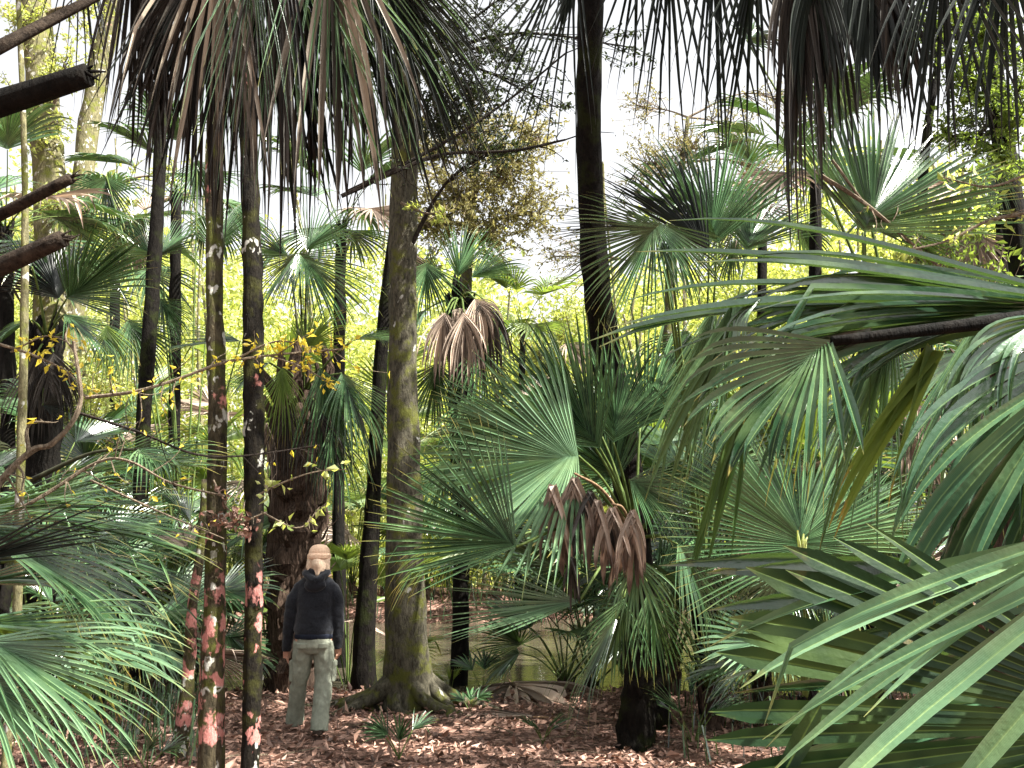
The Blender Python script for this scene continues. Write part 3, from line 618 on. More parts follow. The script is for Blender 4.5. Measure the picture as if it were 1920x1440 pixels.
# centre palm
palm('cabbage palm in the centre with a stout dark trunk and hanging brown leaf', (1190, 1402, 7.7), (1192, 1010, 7.7), (62, 56), 'bark_dark', [
    F((1170, 1120, 7.0), (1130, 1310, 6.9), A=44, n=15, c=.4, droop=.8, hint=(0, -1, .4)),
    F((1215, 1110, 7.0), (1275, 1290, 6.9), A=44, n=15, c=.4, droop=.8, hint=(0, -1, .4)),
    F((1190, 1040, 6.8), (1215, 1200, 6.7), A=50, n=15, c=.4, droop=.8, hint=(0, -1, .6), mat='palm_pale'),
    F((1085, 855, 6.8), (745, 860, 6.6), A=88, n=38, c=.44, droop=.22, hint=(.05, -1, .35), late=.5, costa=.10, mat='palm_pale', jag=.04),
    F((1125, 840, 7.1), (950, 600, 7.0), A=50, n=26, c=.5, droop=.2, hint=(.2, -1, -.5)),
    F((1110, 830, 7.2), (930, 640, 7.2), A=46, n=26, c=.42, droop=.3, hint=(0, -1, .3)),
    F((1150, 830, 7.3), (1180, 600, 7.3), A=56, n=24, c=.42, droop=.3, hint=(0, -1, .3)),
    F((1180, 900, 7.3), (1330, 960, 7.1), A=60, n=26, c=.42, droop=.4, hint=(0, -1, .5)),
    F((968, 1025, 6.3), (700, 860, 6.1), A=56, n=28, c=.42, droop=.12, hint=(-.1, -1, .4), late=.55, costa=.08),
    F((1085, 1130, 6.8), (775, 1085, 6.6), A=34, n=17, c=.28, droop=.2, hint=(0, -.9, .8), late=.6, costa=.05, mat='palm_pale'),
    F((950, 1010, 6.9), (690, 1020, 6.6), A=34, n=20, c=.4, droop=1.1, hint=UPN, mat='palm_lime'),
    F((1120, 800, 7.8), (880, 700, 7.7), A=30, n=16, c=.45, droop=.3, hint=UPN),
    F((1200, 800, 7.9), (1330, 560, 7.9), A=48, n=24, c=.4, droop=.4, hint=CAMN),
    F((1290, 900, 7.4), (1560, 820, 7.3), A=58, n=30, c=.45, droop=.5, hint=(.2, -.9, .5)),
    F((1270, 1020, 7.2), (1400, 1190, 7.0), A=55, n=26, c=.35, droop=.9, hint=UPN),
    F((1160, 1160, 7.0), (1010, 1330, 6.8), A=30, n=12, c=.25, droop=.9, hint=UPN),
    F((985, 795, 7.3), (775, 790, 7.2), A=48, n=22, c=.44, droop=.25, hint=(0, -1, .4), late=.5),
    F((1160, 900, 8.0), (1040, 760, 8.1), A=75, n=28, c=.5, droop=.3, hint=(0, -1, 0)),
    F((1230, 1080, 7.8), (1370, 1020, 8), A=60, n=24, c=.45, droop=.6),
    F((1038, 900, 6.6), (1030, 1090, 6.5), mat='dead', A=24, n=7, c=.75, droop=.9, hint=(-0.5, -1, .5), late=.05, wid=1.0, curl=.4, K=13, pet=None, jag=.16, costa=.3, rec=.9),
    F((1078, 888, 6.6), (1078, 1053, 6.5), mat='dead', A=30, n=8, c=.75, droop=.9, hint=(0.0, -1, .5), late=.05, wid=1.0, curl=.4, K=13, pet='petiole_tan', jag=.16, costa=.3, rec=.9),
    F((1105, 915, 6.6), (1117, 1065, 6.5), mat='dead_dark', A=36, n=9, c=.75, droop=.9, hint=(0.5, -1, .5), late=.05, wid=1.0, curl=.4, K=13, pet=None, jag=.16, costa=.3, rec=.9),
    F((1122, 930, 6.6), (1110, 1080, 6.5), mat='dead', A=24, n=7, c=.75, droop=.9, hint=(-0.5, -1, .5), late=.05, wid=1.0, curl=.4, K=13, pet=None, jag=.16, costa=.3, rec=.9),
    F((1148, 945, 6.6), (1148, 1090, 6.5), mat='dead', A=30, n=8, c=.75, droop=.9, hint=(0.0, -1, .5), late=.05, wid=1.0, curl=.4, K=13, pet='petiole_tan', jag=.16, costa=.3, rec=.9),
    F((1185, 950, 6.6), (1196, 1120, 6.5), mat='dead', A=36, n=9, c=.75, droop=.9, hint=(0.5, -1, .5), late=.05, wid=1.0, curl=.4, K=13, pet=None, jag=.16, costa=.3, rec=.9),
    F((1188, 965, 6.6), (1176, 1115, 6.5), mat='dead', A=24, n=7, c=.75, droop=.9, hint=(-0.5, -1, .5), late=.05, wid=1.0, curl=.4, K=13, pet=None, jag=.16, costa=.3, rec=.9),
    F((1075, 1040, 6.6), (1063, 1150, 6.5), mat='dead_dark', A=24, n=7, c=.75, droop=.9, hint=(-0.5, -1, .5), late=.05, wid=1.0, curl=.4, K=13, pet=None, jag=.16, costa=.3, rec=.9),
], 'cabbage_palm', seed=2)

# booted palm behind the walker
palm('shaggy palm with an old-boot covered brown trunk directly behind the walker', (548, 1285, 10.9), (568, 740, 10.9), (92, 112), 'boot', [
    F((560, 475, 10.6), (690, 590, 10.3), A=62, n=26, c=.35, droop=.5, hint=(0, -.8, .5)),
    F((560, 475, 10.6), (450, 560, 10.4), A=50, n=20, c=.35, droop=.5, hint=(0, -.8, .5)),
    F((575, 470, 10.8), (640, 360, 10.8), A=55, n=20, c=.35, droop=.3, pet='petiole_dark'),
    F((540, 480, 11), (430, 430, 11), A=40, n=18, c=.4, droop=.5, pet='petiole_dark'),
    F((640, 700, 10.3), (730, 850, 10), A=50, n=26, c=.4, droop=1.2, hint=UPN),
    F((660, 640, 10.6), (770, 600, 10.4), A=50, n=24, c=.4, droop=.8, hint=UPN),
    F((600, 690, 10.3), (660, 900, 10.1), A=40, n=20, c=.4, droop=1.5, hint=CAMN),
    F((505, 680, 10.4), (400, 720, 10.1), A=55, n=26, c=.4, droop=1.0, hint=UPN),
    F((530, 690, 10.2), (520, 830, 9.9), A=40, n=18, c=.3, droop=1.4, hint=CAMN, mat='palm_lime'),
    F((570, 660, 10.2), (620, 560, 10), A=60, n=24, c=.4, droop=.8, mat='palm_lime'),
    F((620, 800, 10.3), (670, 960, 10.1), A=40, n=14, c=.3, droop=1.3, hint=UPN),
    F((540, 760, 10.3), (520, 930, 10.1), mat='dead_dark', A=40, n=16, c=.3, droop=2, late=.05, curl=.6, wid=.7),
    F((600, 770, 10.3), (610, 960, 10.1), mat='dead_dark', A=40, n=16, c=.3, droop=2, late=.05, curl=.6, wid=.7),
    F((500, 790, 10.5), (490, 960, 10.4), mat='dead', A=30, n=10, c=.3, droop=2, late=.05, curl=.6, wid=.6),
], 'booted_palm', boots=True, seed=4, petw=.016)

# palm with the brown skirt
palm('palm with a skirt of dead brown leaves, right of the large mossy trunk', (862, 1250, 12.2), (862, 560, 11.6), (30, 50), 'bark_black', [
    F((800, 492, 11), (800, 600, 10.7), A=62, n=20, c=.35, droop=.4),
    F((858, 520, 11.2), (880, 395, 11.2), A=42, n=24, c=.45, droop=.4),
    F((885, 520, 11.3), (990, 455, 11.3), A=42, n=22, c=.4, droop=.6),
    F((830, 520, 11.4), (735, 480, 11.4), A=50, n=22, c=.4, droop=.7),
    F((890, 560, 11.4), (985, 640, 11.2), A=45, n=22, c=.4, droop=.9, hint=UPN),
    F((800, 580, 11.4), (710, 660, 11.2), A=45, n=18, c=.4, droop=.9, hint=UPN),
    F((890, 560, 10.6), (940, 640, 10.4), mat='dead', A=60, n=16, c=.5, droop=1.6, hint=CAMN, late=.05, wid=.8, curl=.5, K=13),
    F((835, 585, 10.6), (805, 720, 10.4), mat='dead', A=40, n=12, c=.5, droop=1.6, hint=CAMN, late=.05, wid=.8, curl=.5, K=13),
    F((870, 585, 10.5), (880, 730, 10.3), mat='dead', A=40, n=13, c=.5, droop=1.4, hint=CAMN, late=.05, wid=.8, curl=.5, K=13),
    F((905, 560, 10.6), (925, 720, 10.4), mat='dead_dark', A=40, n=12, c=.5, droop=1.4, hint=CAMN, late=.05, wid=.8, curl=.5, K=13),
    F((850, 582, 10.9), (905, 555, 10.7), mat='dead', A=75, n=30, c=.4, droop=5, hint=UPN, late=.02, wid=.8, curl=.5, K=13, costa=.4, rec=1.2),
    F((850, 585, 11), (925, 640, 10.8), mat='dead', A=60, n=24, c=.4, droop=4, hint=UPN, late=.02, wid=.8, curl=.5, K=13),
    F((840, 590, 10.9), (805, 660, 10.6), mat='dead', A=60, n=22, c=.45, droop=3.5, hint=CAMN, late=.02, wid=.9, curl=.5, K=13),
    F((862, 600, 11.1), (870, 705, 11), mat='dead_dark', A=50, n=22, c=.45, droop=3, late=.02, curl=.5),
    F((850, 600, 11.2), (835, 700, 11.1), mat='dead_dark', A=50, n=22, c=.45, droop=3, late=.02, curl=.5),
    F((900, 640, 11.2), (930, 780, 11.0), A=50, n=18, c=.4, droop=1.0, hint=UPN),
    F((820, 680, 11.2), (800, 820, 11.0), A=55, n=20, c=.4, droop=.9),
    F((880, 740, 11.2), (900, 880, 11.0), A=60, n=20, c=.4, droop=.8),
    F((840, 860, 11.2), (800, 980, 11.0), A=60, n=20, c=.4, droop=.8),
    F((870, 590, 11.1), (900, 700, 11.1), mat='dead_dark', A=50, n=22, c=.45, droop=3, late=.02, curl=.5),
], 'skirted_palm', seed=6)

# tall palm whose trunk runs out of the top
palm('tall palm with a black silhouetted trunk leaving the top of the view', (1225, 1290, 8.6), (1105, -160, 7.2), (60, 66), 'bark_mossy', [], 'tall_palm', seed=8, trunk=False)
tp = bpy.data.objects['tall_palm']
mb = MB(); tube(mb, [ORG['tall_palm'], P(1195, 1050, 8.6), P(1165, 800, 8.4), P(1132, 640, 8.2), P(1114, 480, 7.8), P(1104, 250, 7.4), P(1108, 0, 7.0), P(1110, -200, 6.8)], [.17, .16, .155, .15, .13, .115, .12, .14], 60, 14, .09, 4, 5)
mb.build('trunk', M['bark_dark'], tp, smooth=True)  # near-black bark puts the silhouette's shade into the trunk colour
for i, (h, t_, k) in enumerate([
    ((1085, -70, 6.2), (965, 300, 5.9), dict(A=24, n=11, c=.16, droop=.15, wid=.9)),
    ((1070, -110, 6.4), (870, 200, 6.2), dict(A=22, n=9, c=.16, droop=.2, wid=.9)),
    ((1250, -150, 6.0), (1275, 230, 5.8), dict(A=22, n=12, c=.25, droop=.15)),
    ((1330, -150, 5.9), (1420, 260, 5.7), dict(A=24, n=14, c=.25, droop=.15)),
    ((1200, -140, 6.4), (1180, 150, 6.6), dict(A=24, n=8, c=.2, droop=.2))]):
    mb = MB(); fan(mb, P(*h), P(*t_), CAMN, seed=80+i, mat=None, **k) if False else fan(mb, P(*h), P(*t_), CAMN, seed=80+i, **k)
    fo = mb.build('frond', M['palm_dark'], tp, origin=P(*h)); pb = MB(); tube(pb, [P(1110, -160, 6.8), (P(1110, -160, 6.8)+P(*h))/2+Z*.2, P(*h)], [.022, .012], 10, 6); pb.build('petiole', M['petiole_dark'], fo)

# palm just outside the left edge: hanging skirt and cut stubs
SK = 3.7
lp = palm('near palm at the upper left whose long green and brown leaves hang over the view', (-420, 1500, 3.2), (-380, 60, 3.0), (190, 190), 'stub', [
    F((400, -120, SK), (235, 300, SK), mat='dead_dark', A=30, n=30, c=.6, droop=.9, late=.1, curl=.5, src=(-120, 150, 2.9), pet='stub', pw=.02, sag=.0, jag=.14),
    F((250, -150, SK+.1), (240, 290, SK+.1), mat='dead_dark', A=18, n=21, c=.6, droop=.7, late=.1, curl=.5, jag=.14),
    F((430, -220, SK-.1), (395, 330, SK-.15), mat='dead_grey', A=14, n=9, c=.55, droop=.6, late=.1, curl=.5, wid=.7, jag=.16),
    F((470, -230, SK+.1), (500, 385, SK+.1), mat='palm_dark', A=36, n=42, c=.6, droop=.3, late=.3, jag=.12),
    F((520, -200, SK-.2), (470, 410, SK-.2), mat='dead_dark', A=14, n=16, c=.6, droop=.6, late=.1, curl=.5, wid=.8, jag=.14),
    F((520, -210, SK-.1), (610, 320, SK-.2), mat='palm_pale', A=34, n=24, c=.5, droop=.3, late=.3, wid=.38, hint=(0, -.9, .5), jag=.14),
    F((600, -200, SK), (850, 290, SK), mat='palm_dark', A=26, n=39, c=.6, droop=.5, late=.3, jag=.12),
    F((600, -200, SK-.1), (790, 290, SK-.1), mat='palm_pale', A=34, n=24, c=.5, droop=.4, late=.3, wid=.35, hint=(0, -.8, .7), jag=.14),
    F((360, -200, SK+.1), (350, 350, SK+.1), mat='dead_dark', A=22, n=27, c=.65, droop=.6, late=.1, curl=.4, jag=.14),
    F((560, -150, SK+.2), (590, 370, SK+.2), mat='dead_dark', A=20, n=21, c=.6, droop=.8, late=.1, curl=.4, jag=.14),
    F((150, -190, SK+.2), (110, 160, SK+.2), mat='palm_dark', A=28, n=14, c=.2, droop=.3),
    F((660, -100, SK+.2), (660, 360, SK+.2), mat='dead_dark', A=20, n=18, c=.5, droop=.6, late=.2, curl=.4, jag=.14),
    F((480, -150, SK-.25), (430, 300, SK-.3), mat='palm_near', A=20, n=12, c=.3, droop=.3, wid=.4, late=.2, jag=.16, hint=(0, -1, .5)),
    F((620, -190, SK-.15), (660, 330, SK-.15), mat='dead_grey', A=22, n=7, c=.5, droop=.5, wid=.6, late=.2, curl=.6, jag=.16),
    F((680, -160, SK), (930, 240, SK), mat='palm_dark', A=24, n=27, c=.5, droop=.5, late=.2, jag=.14),
    F((420, -190, SK-.2), (330, 330, SK-.2), mat='dead_grey', A=26, n=11, c=.5, droop=.5, wid=.6, late=.2, curl=.6, jag=.16),
], 'overhanging_palm', seed=12, pet='petiole_tan', petw=.02)
for i, (a, b_, r) in enumerate([((-380, 290, 2.9), (165, 140, 2.7), 28), ((-380, 560, 2.9), (134, 334, 2.7), 13), ((-380, 640, 2.9), (120, 448, 2.7), 19)]):
    mb = MB(); a = P(*a); b_ = P(*b_); rr_ = r*2.7/FPX
    tube(mb, [a, a.lerp(b_, .5)-Z*.03, b_], [rr_*1.4, rr_*1.1, rr_, rr_*.85], 20, 10, .10, 9, i)
    d = (b_-a).normalized()
    for k in range(9): tube(mb, [b_-d*.03+rdir(random.Random(k+i))*rr_*.6, b_+d*(.008+.005*k)+rdir(random.Random(k+9))*rr_*.7], [rr_*.25, rr_*.06], 3, 4)
    mb.build('petiole_stub', M['stub' if i else 'bark_black'], lp, smooth=True)

# upper right dark crown
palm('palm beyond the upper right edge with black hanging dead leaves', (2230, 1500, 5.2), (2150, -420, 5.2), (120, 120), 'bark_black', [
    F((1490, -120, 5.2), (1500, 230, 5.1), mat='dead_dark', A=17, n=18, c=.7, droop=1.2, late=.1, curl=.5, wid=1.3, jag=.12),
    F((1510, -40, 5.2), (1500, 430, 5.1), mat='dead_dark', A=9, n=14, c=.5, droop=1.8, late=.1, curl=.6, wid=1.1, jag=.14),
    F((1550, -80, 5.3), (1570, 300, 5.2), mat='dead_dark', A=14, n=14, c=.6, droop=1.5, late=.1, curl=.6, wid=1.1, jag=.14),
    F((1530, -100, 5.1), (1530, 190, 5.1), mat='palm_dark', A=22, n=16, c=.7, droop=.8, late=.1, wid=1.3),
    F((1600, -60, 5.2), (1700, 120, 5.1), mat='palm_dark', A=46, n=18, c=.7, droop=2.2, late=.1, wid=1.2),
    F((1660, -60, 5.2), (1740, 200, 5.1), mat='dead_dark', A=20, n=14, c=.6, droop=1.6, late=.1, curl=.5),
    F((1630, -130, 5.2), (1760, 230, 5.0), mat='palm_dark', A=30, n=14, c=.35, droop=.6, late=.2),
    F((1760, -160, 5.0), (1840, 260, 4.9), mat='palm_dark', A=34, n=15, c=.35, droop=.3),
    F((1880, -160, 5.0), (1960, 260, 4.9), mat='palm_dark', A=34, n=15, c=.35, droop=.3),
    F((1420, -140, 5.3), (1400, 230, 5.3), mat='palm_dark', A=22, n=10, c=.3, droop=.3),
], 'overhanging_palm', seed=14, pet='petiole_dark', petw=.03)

# right middle palms
palm('palm behind the near right frond with two blue-green fan leaves against the sky', (1330, 1290, 8.8), (1320, 1130, 8.8), (40, 40), 'bark_black', [
    F((1240, 418, 7.0), (1080, 560, 6.8), A=88, n=36, c=.33, droop=.25, hint=(0, -1, .5)),
    F((1235, 430, 7.4), (1010, 380, 7.4), A=38, n=16, c=.24, droop=.15, hint=CAMN, mat='palm_dark'),
    F((1250, 420, 7.0), (1360, 570, 6.8), A=50, n=18, c=.33, droop=.6, hint=(0, -1, .5)),
    F((1345, 455, 8.0), (1280, 195, 8.0), A=66, n=36, c=.45, droop=.2),
    F((1330, 470, 7.8), (1170, 250, 7.8), A=34, n=18, c=.4, droop=.2, mat='palm_dark'),
    F((1400, 470, 9.0), (1450, 300, 9.2), A=60, n=30, c=.4, droop=.3),
    F((1290, 620, 8.4), (1250, 760, 8.2), A=60, n=26, c=.4, droop=.9),
    F((1380, 640, 8.4), (1480, 620, 8.2), A=50, n=26, c=.4, droop=.9),
], 'fan_palm', seed=16)
palm('palm holding one large upright fan leaf at the right against dark leaves', (1640, 1290, 8.0), (1640, 1180, 7.8), (40, 40), 'bark_black', [
    F((1618, 435, 6.6), (1765, 150, 6.7), A=68, n=42, c=.52, droop=.18, late=.5),
    F((1622, 430, 7.1), (1800, 420, 7.5), A=36, n=18, c=.5, droop=.5, hint=(0, -.6, .8)),
    F((1850, 300, 8.2), (1910, 400, 8.0), A=50, n=22, c=.4, droop=1.0, hint=UPN),
    F((1560, 120, 8.6), (1620, 250, 8.6), A=60, n=22, c=.4, droop=.7, src=(1690, 700, 8.8)),
    F((1400, 75, 8.6), (1450, 40, 8.6), A=95, n=18, c=.6, droop=.2, src=(1690, 700, 8.8)),
    F((1750, 620, 7.6), (1880, 700, 7.2), A=60, n=28, c=.4, droop=1.0, hint=UPN),
    F((1560, 640, 7.6), (1450, 720, 7.3), A=60, n=28, c=.4, droop=1.0, hint=UPN),
    F((1700, 800, 7.4), (1760, 960, 7.2), A=30, n=12, c=.4, droop=1.6, mat='dead', curl=.5),
    F((1720, 760, 7.2), (1800, 900, 7.0), A=30, n=12, c=.4, droop=1.6, mat='dead', curl=.5),
], 'fan_palm', seed=18)
palm('low palmetto with a full round fan leaf facing the camera and a yellow-lit centre', (1512, 1400, 6.2), (1512, 1320, 6.1), (40, 40), 'bark_black', [
    F((1505, 1035, 5.4), (1500, 735, 5.6), A=128, n=58, c=.42, droop=.12, costa=.12, hint=(0, -1, .12), jag=.04),
    F((1520, 1060, 5.6), (1650, 1180, 5.4), A=60, n=26, c=.4, droop=.8, hint=UPN),
    F((1480, 1060, 5.6), (1380, 1200, 5.5), A=60, n=24, c=.4, droop=.9, hint=UPN),
    F((1600, 1000, 6.2), (1740, 900, 6.2), A=60, n=28, c=.4, droop=.5),
], 'palmetto', seed=20)
mb = MB(); q = P(1505, 1035, 5.35)  # lime pieces at the hub; their colour stands for yellow light there
for k, dx in ((0, -.03), (1, .0), (2, .02)): tube(mb, [q+Vector((dx*.3, 0, -.03)), q+Vector((dx*.8, -.015, .06)), q+Vector((dx*1.2+.01, -.01, .13-.02*k))], [.014, .01, .004], 8, 6)
mb.build('lit_hub', M['leaf_lime'], bpy.data.objects['palmetto'])

# near right palm
NR = 2.35
palm('nearest palm at the right edge with long glossy leaves sweeping in', (2450, 1560, 2.6), (2330, 760, 2.5), (260, 280), 'bark_black', [
    F((2080, 575, NR), (1130, 330, NR), mat='palm_near', A=9, n=8, c=.6, droop=.30, late=.3, hint=(.05, -.75, .7), costa=.06, wid=1.1, jag=.03),
    F((2060, 580, NR+.05), (1260, 430, NR), mat='palm_near', A=13, n=12, c=.6, droop=.5, late=.3, hint=(.05, -.7, .75), costa=.06, wid=1.1),
    F((2000, 590, NR+.15), (1340, 600, NR+.2), mat='palm_near', A=15, n=9, c=.62, droop=.5, late=.25, hint=(0, -.6, -.6), costa=.06, wid=1.1),
    F((1560, 640, NR-.1), (1320, 790, NR-.25), mat='palm_near', A=52, n=20, c=.68, droop=.65, late=.3, hint=(-.25, -1, .5), costa=.2, jag=.05, src=(2100, 575, NR-.05), pet='bark_black', pw=.020, sag=.0),
    F((1640, 620, NR+.1), (1380, 640, NR+.2), mat='palm_near', A=22, n=9, c=.66, droop=.9, late=.2, hint=(0, -.8, .5), pet=None),
    F((1480, 640, NR), (1345, 690, NR), mat='palm_blade', A=34, n=8, c=.6, droop=4, late=.12, hint=UPN, pet=None, K=14, jag=.02),
    F((1430, 560, NR+.1), (1300, 640, NR+.1), mat='palm_near', A=30, n=9, c=.4, droop=3.6, late=.1, hint=UPN, pet=None, K=14, jag=.05),
    F((2000, 590, NR-.2), (1640, 640, NR-.3), mat='palm_near', A=26, n=10, c=.42, droop=1.9, late=.12, hint=UPN, K=16, costa=.1, wid=1.2),
    F((2060, 620, NR-.3), (1640, 860, NR-.5), mat='palm_near', A=26, n=11, c=.45, droop=.9, late=.15, hint=(0, -.6, .9), K=16, costa=.1, wid=1.2),
    F((2100, 660, NR-.3), (1760, 1050, NR-.5), mat='palm_near', A=22, n=9, c=.45, droop=.6, late=.2, hint=(0, -.6, .9), K=16, costa=.1, wid=1.2),
    F((1640, 560, NR+.3), (1580, 900, NR+.3), mat='palm_near', A=10, n=5, c=.3, droop=.5, late=.15, hint=(0, -1, .3), K=15, costa=.1, wid=.8, pet=None),
    F((1420, 540, NR+.5), (1250, 640, NR+.5), mat='palm_near', A=30, n=8, c=.35, droop=3.2, late=.1, hint=UPN, K=15, costa=.1, pet=None),
    F((1440, 610, NR+.1), (1312, 1090, NR+.1), mat='palm_blade', A=7, n=6, c=.7, droop=.3, hint=(0, -1, .3), pet=None, K=14),
    F((1390, 560, NR+.2), (1210, 960, NR+.2), mat='palm_near', A=13, n=8, c=.5, droop=.3, hint=(0, -1, .3), pet=None, K=14),
    F((1760, 640, NR+.1), (1560, 1000, NR+.1), mat='palm_lime', A=10, n=5, c=.5, droop=.3, hint=(0, -1, .3), pet=None, K=14),
    F((1680, 590, 3.1), (1580, 1010, 3.0), mat='palm_near', A=20, n=16, c=.5, droop=.4, hint=(0, -1, .3), pet=None, K=14, wid=.9, jag=.14),
    F((1830, 600, 3.2), (1770, 1010, 3.1), mat='palm_near', A=20, n=14, c=.5, droop=.4, hint=(0, -1, .3), pet=None, K=14, wid=.9, jag=.14),
    F((1340, 570, 3.2), (1260, 900, 3.2), mat='palm_near', A=20, n=13, c=.45, droop=.4, hint=(0, -1, .3), pet=None, K=14, wid=.8, jag=.14),
    F((1560, 600, 3.3), (1470, 960, 3.2), mat='palm_lime', A=18, n=9, c=.4, droop=.4, hint=(0, -1, .3), pet=None, K=14, wid=.7, jag=.14),
    F((2080, 640, NR-.5), (1640, 1120, NR-.6), mat='palm_near', A=14, n=7, c=.6, droop=.45, late=.2, hint=(0, -1, .7), K=16, costa=.05),
    F((2060, 560, NR+.1), (1330, 540, NR+.15), mat='palm_near', A=20, n=16, c=.66, droop=.8, late=.25, hint=(0, -.8, .6), K=14, costa=.06),
    # the low pleated blade and the light straps over it
    F((2200, 1360, 1.8), (1330, 1410, 1.75), mat='palm_blade', A=38, n=24, c=.9, droop=.12, late=.5, hint=(.25, -1, .1), costa=.06, jag=.03, wid=1.08, pleat=.13),
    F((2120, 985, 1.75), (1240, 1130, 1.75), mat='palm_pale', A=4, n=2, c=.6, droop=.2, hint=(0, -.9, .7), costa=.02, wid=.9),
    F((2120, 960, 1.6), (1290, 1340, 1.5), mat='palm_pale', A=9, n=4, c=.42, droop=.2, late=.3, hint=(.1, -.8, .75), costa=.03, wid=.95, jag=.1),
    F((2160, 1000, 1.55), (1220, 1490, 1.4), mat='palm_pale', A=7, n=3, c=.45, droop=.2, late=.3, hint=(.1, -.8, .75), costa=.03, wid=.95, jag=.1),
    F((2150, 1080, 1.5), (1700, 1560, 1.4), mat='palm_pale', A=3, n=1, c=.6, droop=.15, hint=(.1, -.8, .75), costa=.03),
    F((2150, 1100, 2.0), (1230, 1160, 2.1), mat='palm_near', A=11, n=5, c=.66, droop=.15, hint=(0, -1, -.5), costa=.03),
    F((2200, 1280, 2.3), (1250, 1420, 2.3), mat='palm_near', A=13, n=6, c=.6, droop=.2, hint=(0, -1, .5), costa=.03),
], 'cabbage_palm', seed=22, pet='petiole', petw=.02)

palm('palm at the right edge with a dark shaggy trunk seen below the glossy leaves', (1905, 1500, 4.4), (1895, 690, 4.3), (90, 110), 'boot', [
    F((1800, 660, 4.2), (1690, 780, 4.0), A=55, n=24, c=.4, droop=1.2, hint=UPN),
    F((1960, 600, 4.2), (2060, 700, 4.0), A=55, n=24, c=.4, droop=1.2, hint=UPN),
    F((1850, 760, 4.1), (1830, 1000, 4.0), A=18, n=10, c=.5, droop=1.5, mat='dead_dark', late=.05, curl=.5),
], 'booted_palm', boots=True, seed=40, petw=.02)
# left lower palms
palm('large-leaved palm at the lower left with sunlit pale green leaves tipped yellow', (-360, 1500, 4.4), (-340, 1210, 4.4), (150, 150), 'bark_dark', [
    F((-60, 990, 4.2), (350, 1090, 4.0), A=20, n=18, c=.6, droop=.7, late=.3, hint=(0, -.5, 1), tipc=None) if False else F((-60, 990, 4.2), (350, 1090, 4.0), A=20, n=18, c=.6, droop=.7, late=.3, hint=(0, -.5, 1)),
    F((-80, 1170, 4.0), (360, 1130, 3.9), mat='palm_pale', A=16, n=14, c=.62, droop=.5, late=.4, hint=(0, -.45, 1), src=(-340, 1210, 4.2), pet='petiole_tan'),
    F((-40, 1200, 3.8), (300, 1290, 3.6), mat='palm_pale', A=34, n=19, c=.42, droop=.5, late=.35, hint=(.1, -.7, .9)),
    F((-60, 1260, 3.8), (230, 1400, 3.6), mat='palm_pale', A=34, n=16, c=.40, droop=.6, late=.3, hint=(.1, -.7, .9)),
    F((-60, 1180, 4.1), (280, 1220, 4.0), A=24, n=14, c=.5, droop=1.0, late=.3, hint=UPN, mat='palm_lime'),
    F((-80, 1060, 3.6), (230, 940, 3.5), A=16, n=8, c=.3, droop=.1, mat='palm_dark'),
    F((-80, 1100, 4.4), (260, 1010, 4.4), A=24, n=14, c=.5, droop=.4, hint=UPN),
    F((-120, 1000, 4.6), (220, 920, 4.6), A=22, n=16, c=.5, droop=.5, hint=UPN),
], 'cabbage_palm', seed=24)
palm('palm with long arching leaves crossing the left middle, in front of the dark trunk', (-60, 1400, 6.6), (-20, 1060, 6.6), (80, 80), 'bark_dark', [
    F((100, 900, 6.2), (400, 770, 6.0), A=20, n=22, c=.6, droop=.5, late=.4, hint=(0, -.6, 1), pet='petiole_dark'),
    F((260, 842, 6.0), (350, 870, 5.8), A=60, n=14, c=.35, droop=2.0, late=.1, hint=UPN, src=(60, 900, 6.2), pet='petiole_dark'),
    F((-60, 960, 6.0), (280, 850, 5.8), A=18, n=16, c=.6, droop=.3, late=.4, hint=(0, -.6, 1)),
    F((-40, 960, 5.8), (420, 910, 5.6), A=12, n=14, c=.6, droop=.35, late=.4, hint=(0, -.6, 1)),
    F((0, 1000, 6.2), (380, 990, 6.0), A=20, n=16, c=.5, droop=.4, late=.4, hint=(0, -.6, 1), mat='palm'),
    F((60, 1060, 6.4), (400, 1090, 6.2), A=24, n=16, c=.5, droop=.6, late=.3, hint=(0, -.6, 1)),
], 'fan_palm', seed=26)
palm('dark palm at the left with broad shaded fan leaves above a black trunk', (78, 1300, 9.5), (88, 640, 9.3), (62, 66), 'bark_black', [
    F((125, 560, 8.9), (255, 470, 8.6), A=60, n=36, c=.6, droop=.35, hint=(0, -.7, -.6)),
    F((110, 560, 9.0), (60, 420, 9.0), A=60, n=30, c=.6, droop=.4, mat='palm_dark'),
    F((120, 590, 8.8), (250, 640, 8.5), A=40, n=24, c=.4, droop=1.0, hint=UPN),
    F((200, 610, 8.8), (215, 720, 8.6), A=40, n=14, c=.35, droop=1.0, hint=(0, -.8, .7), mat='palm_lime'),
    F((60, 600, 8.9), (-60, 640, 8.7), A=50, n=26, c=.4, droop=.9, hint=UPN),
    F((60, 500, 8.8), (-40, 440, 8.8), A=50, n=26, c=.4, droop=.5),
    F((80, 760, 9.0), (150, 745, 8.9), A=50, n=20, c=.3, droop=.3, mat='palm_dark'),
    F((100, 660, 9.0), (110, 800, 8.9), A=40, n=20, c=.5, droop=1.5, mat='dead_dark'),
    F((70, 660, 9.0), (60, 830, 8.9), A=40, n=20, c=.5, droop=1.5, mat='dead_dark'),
], 'fan_palm', seed=28)
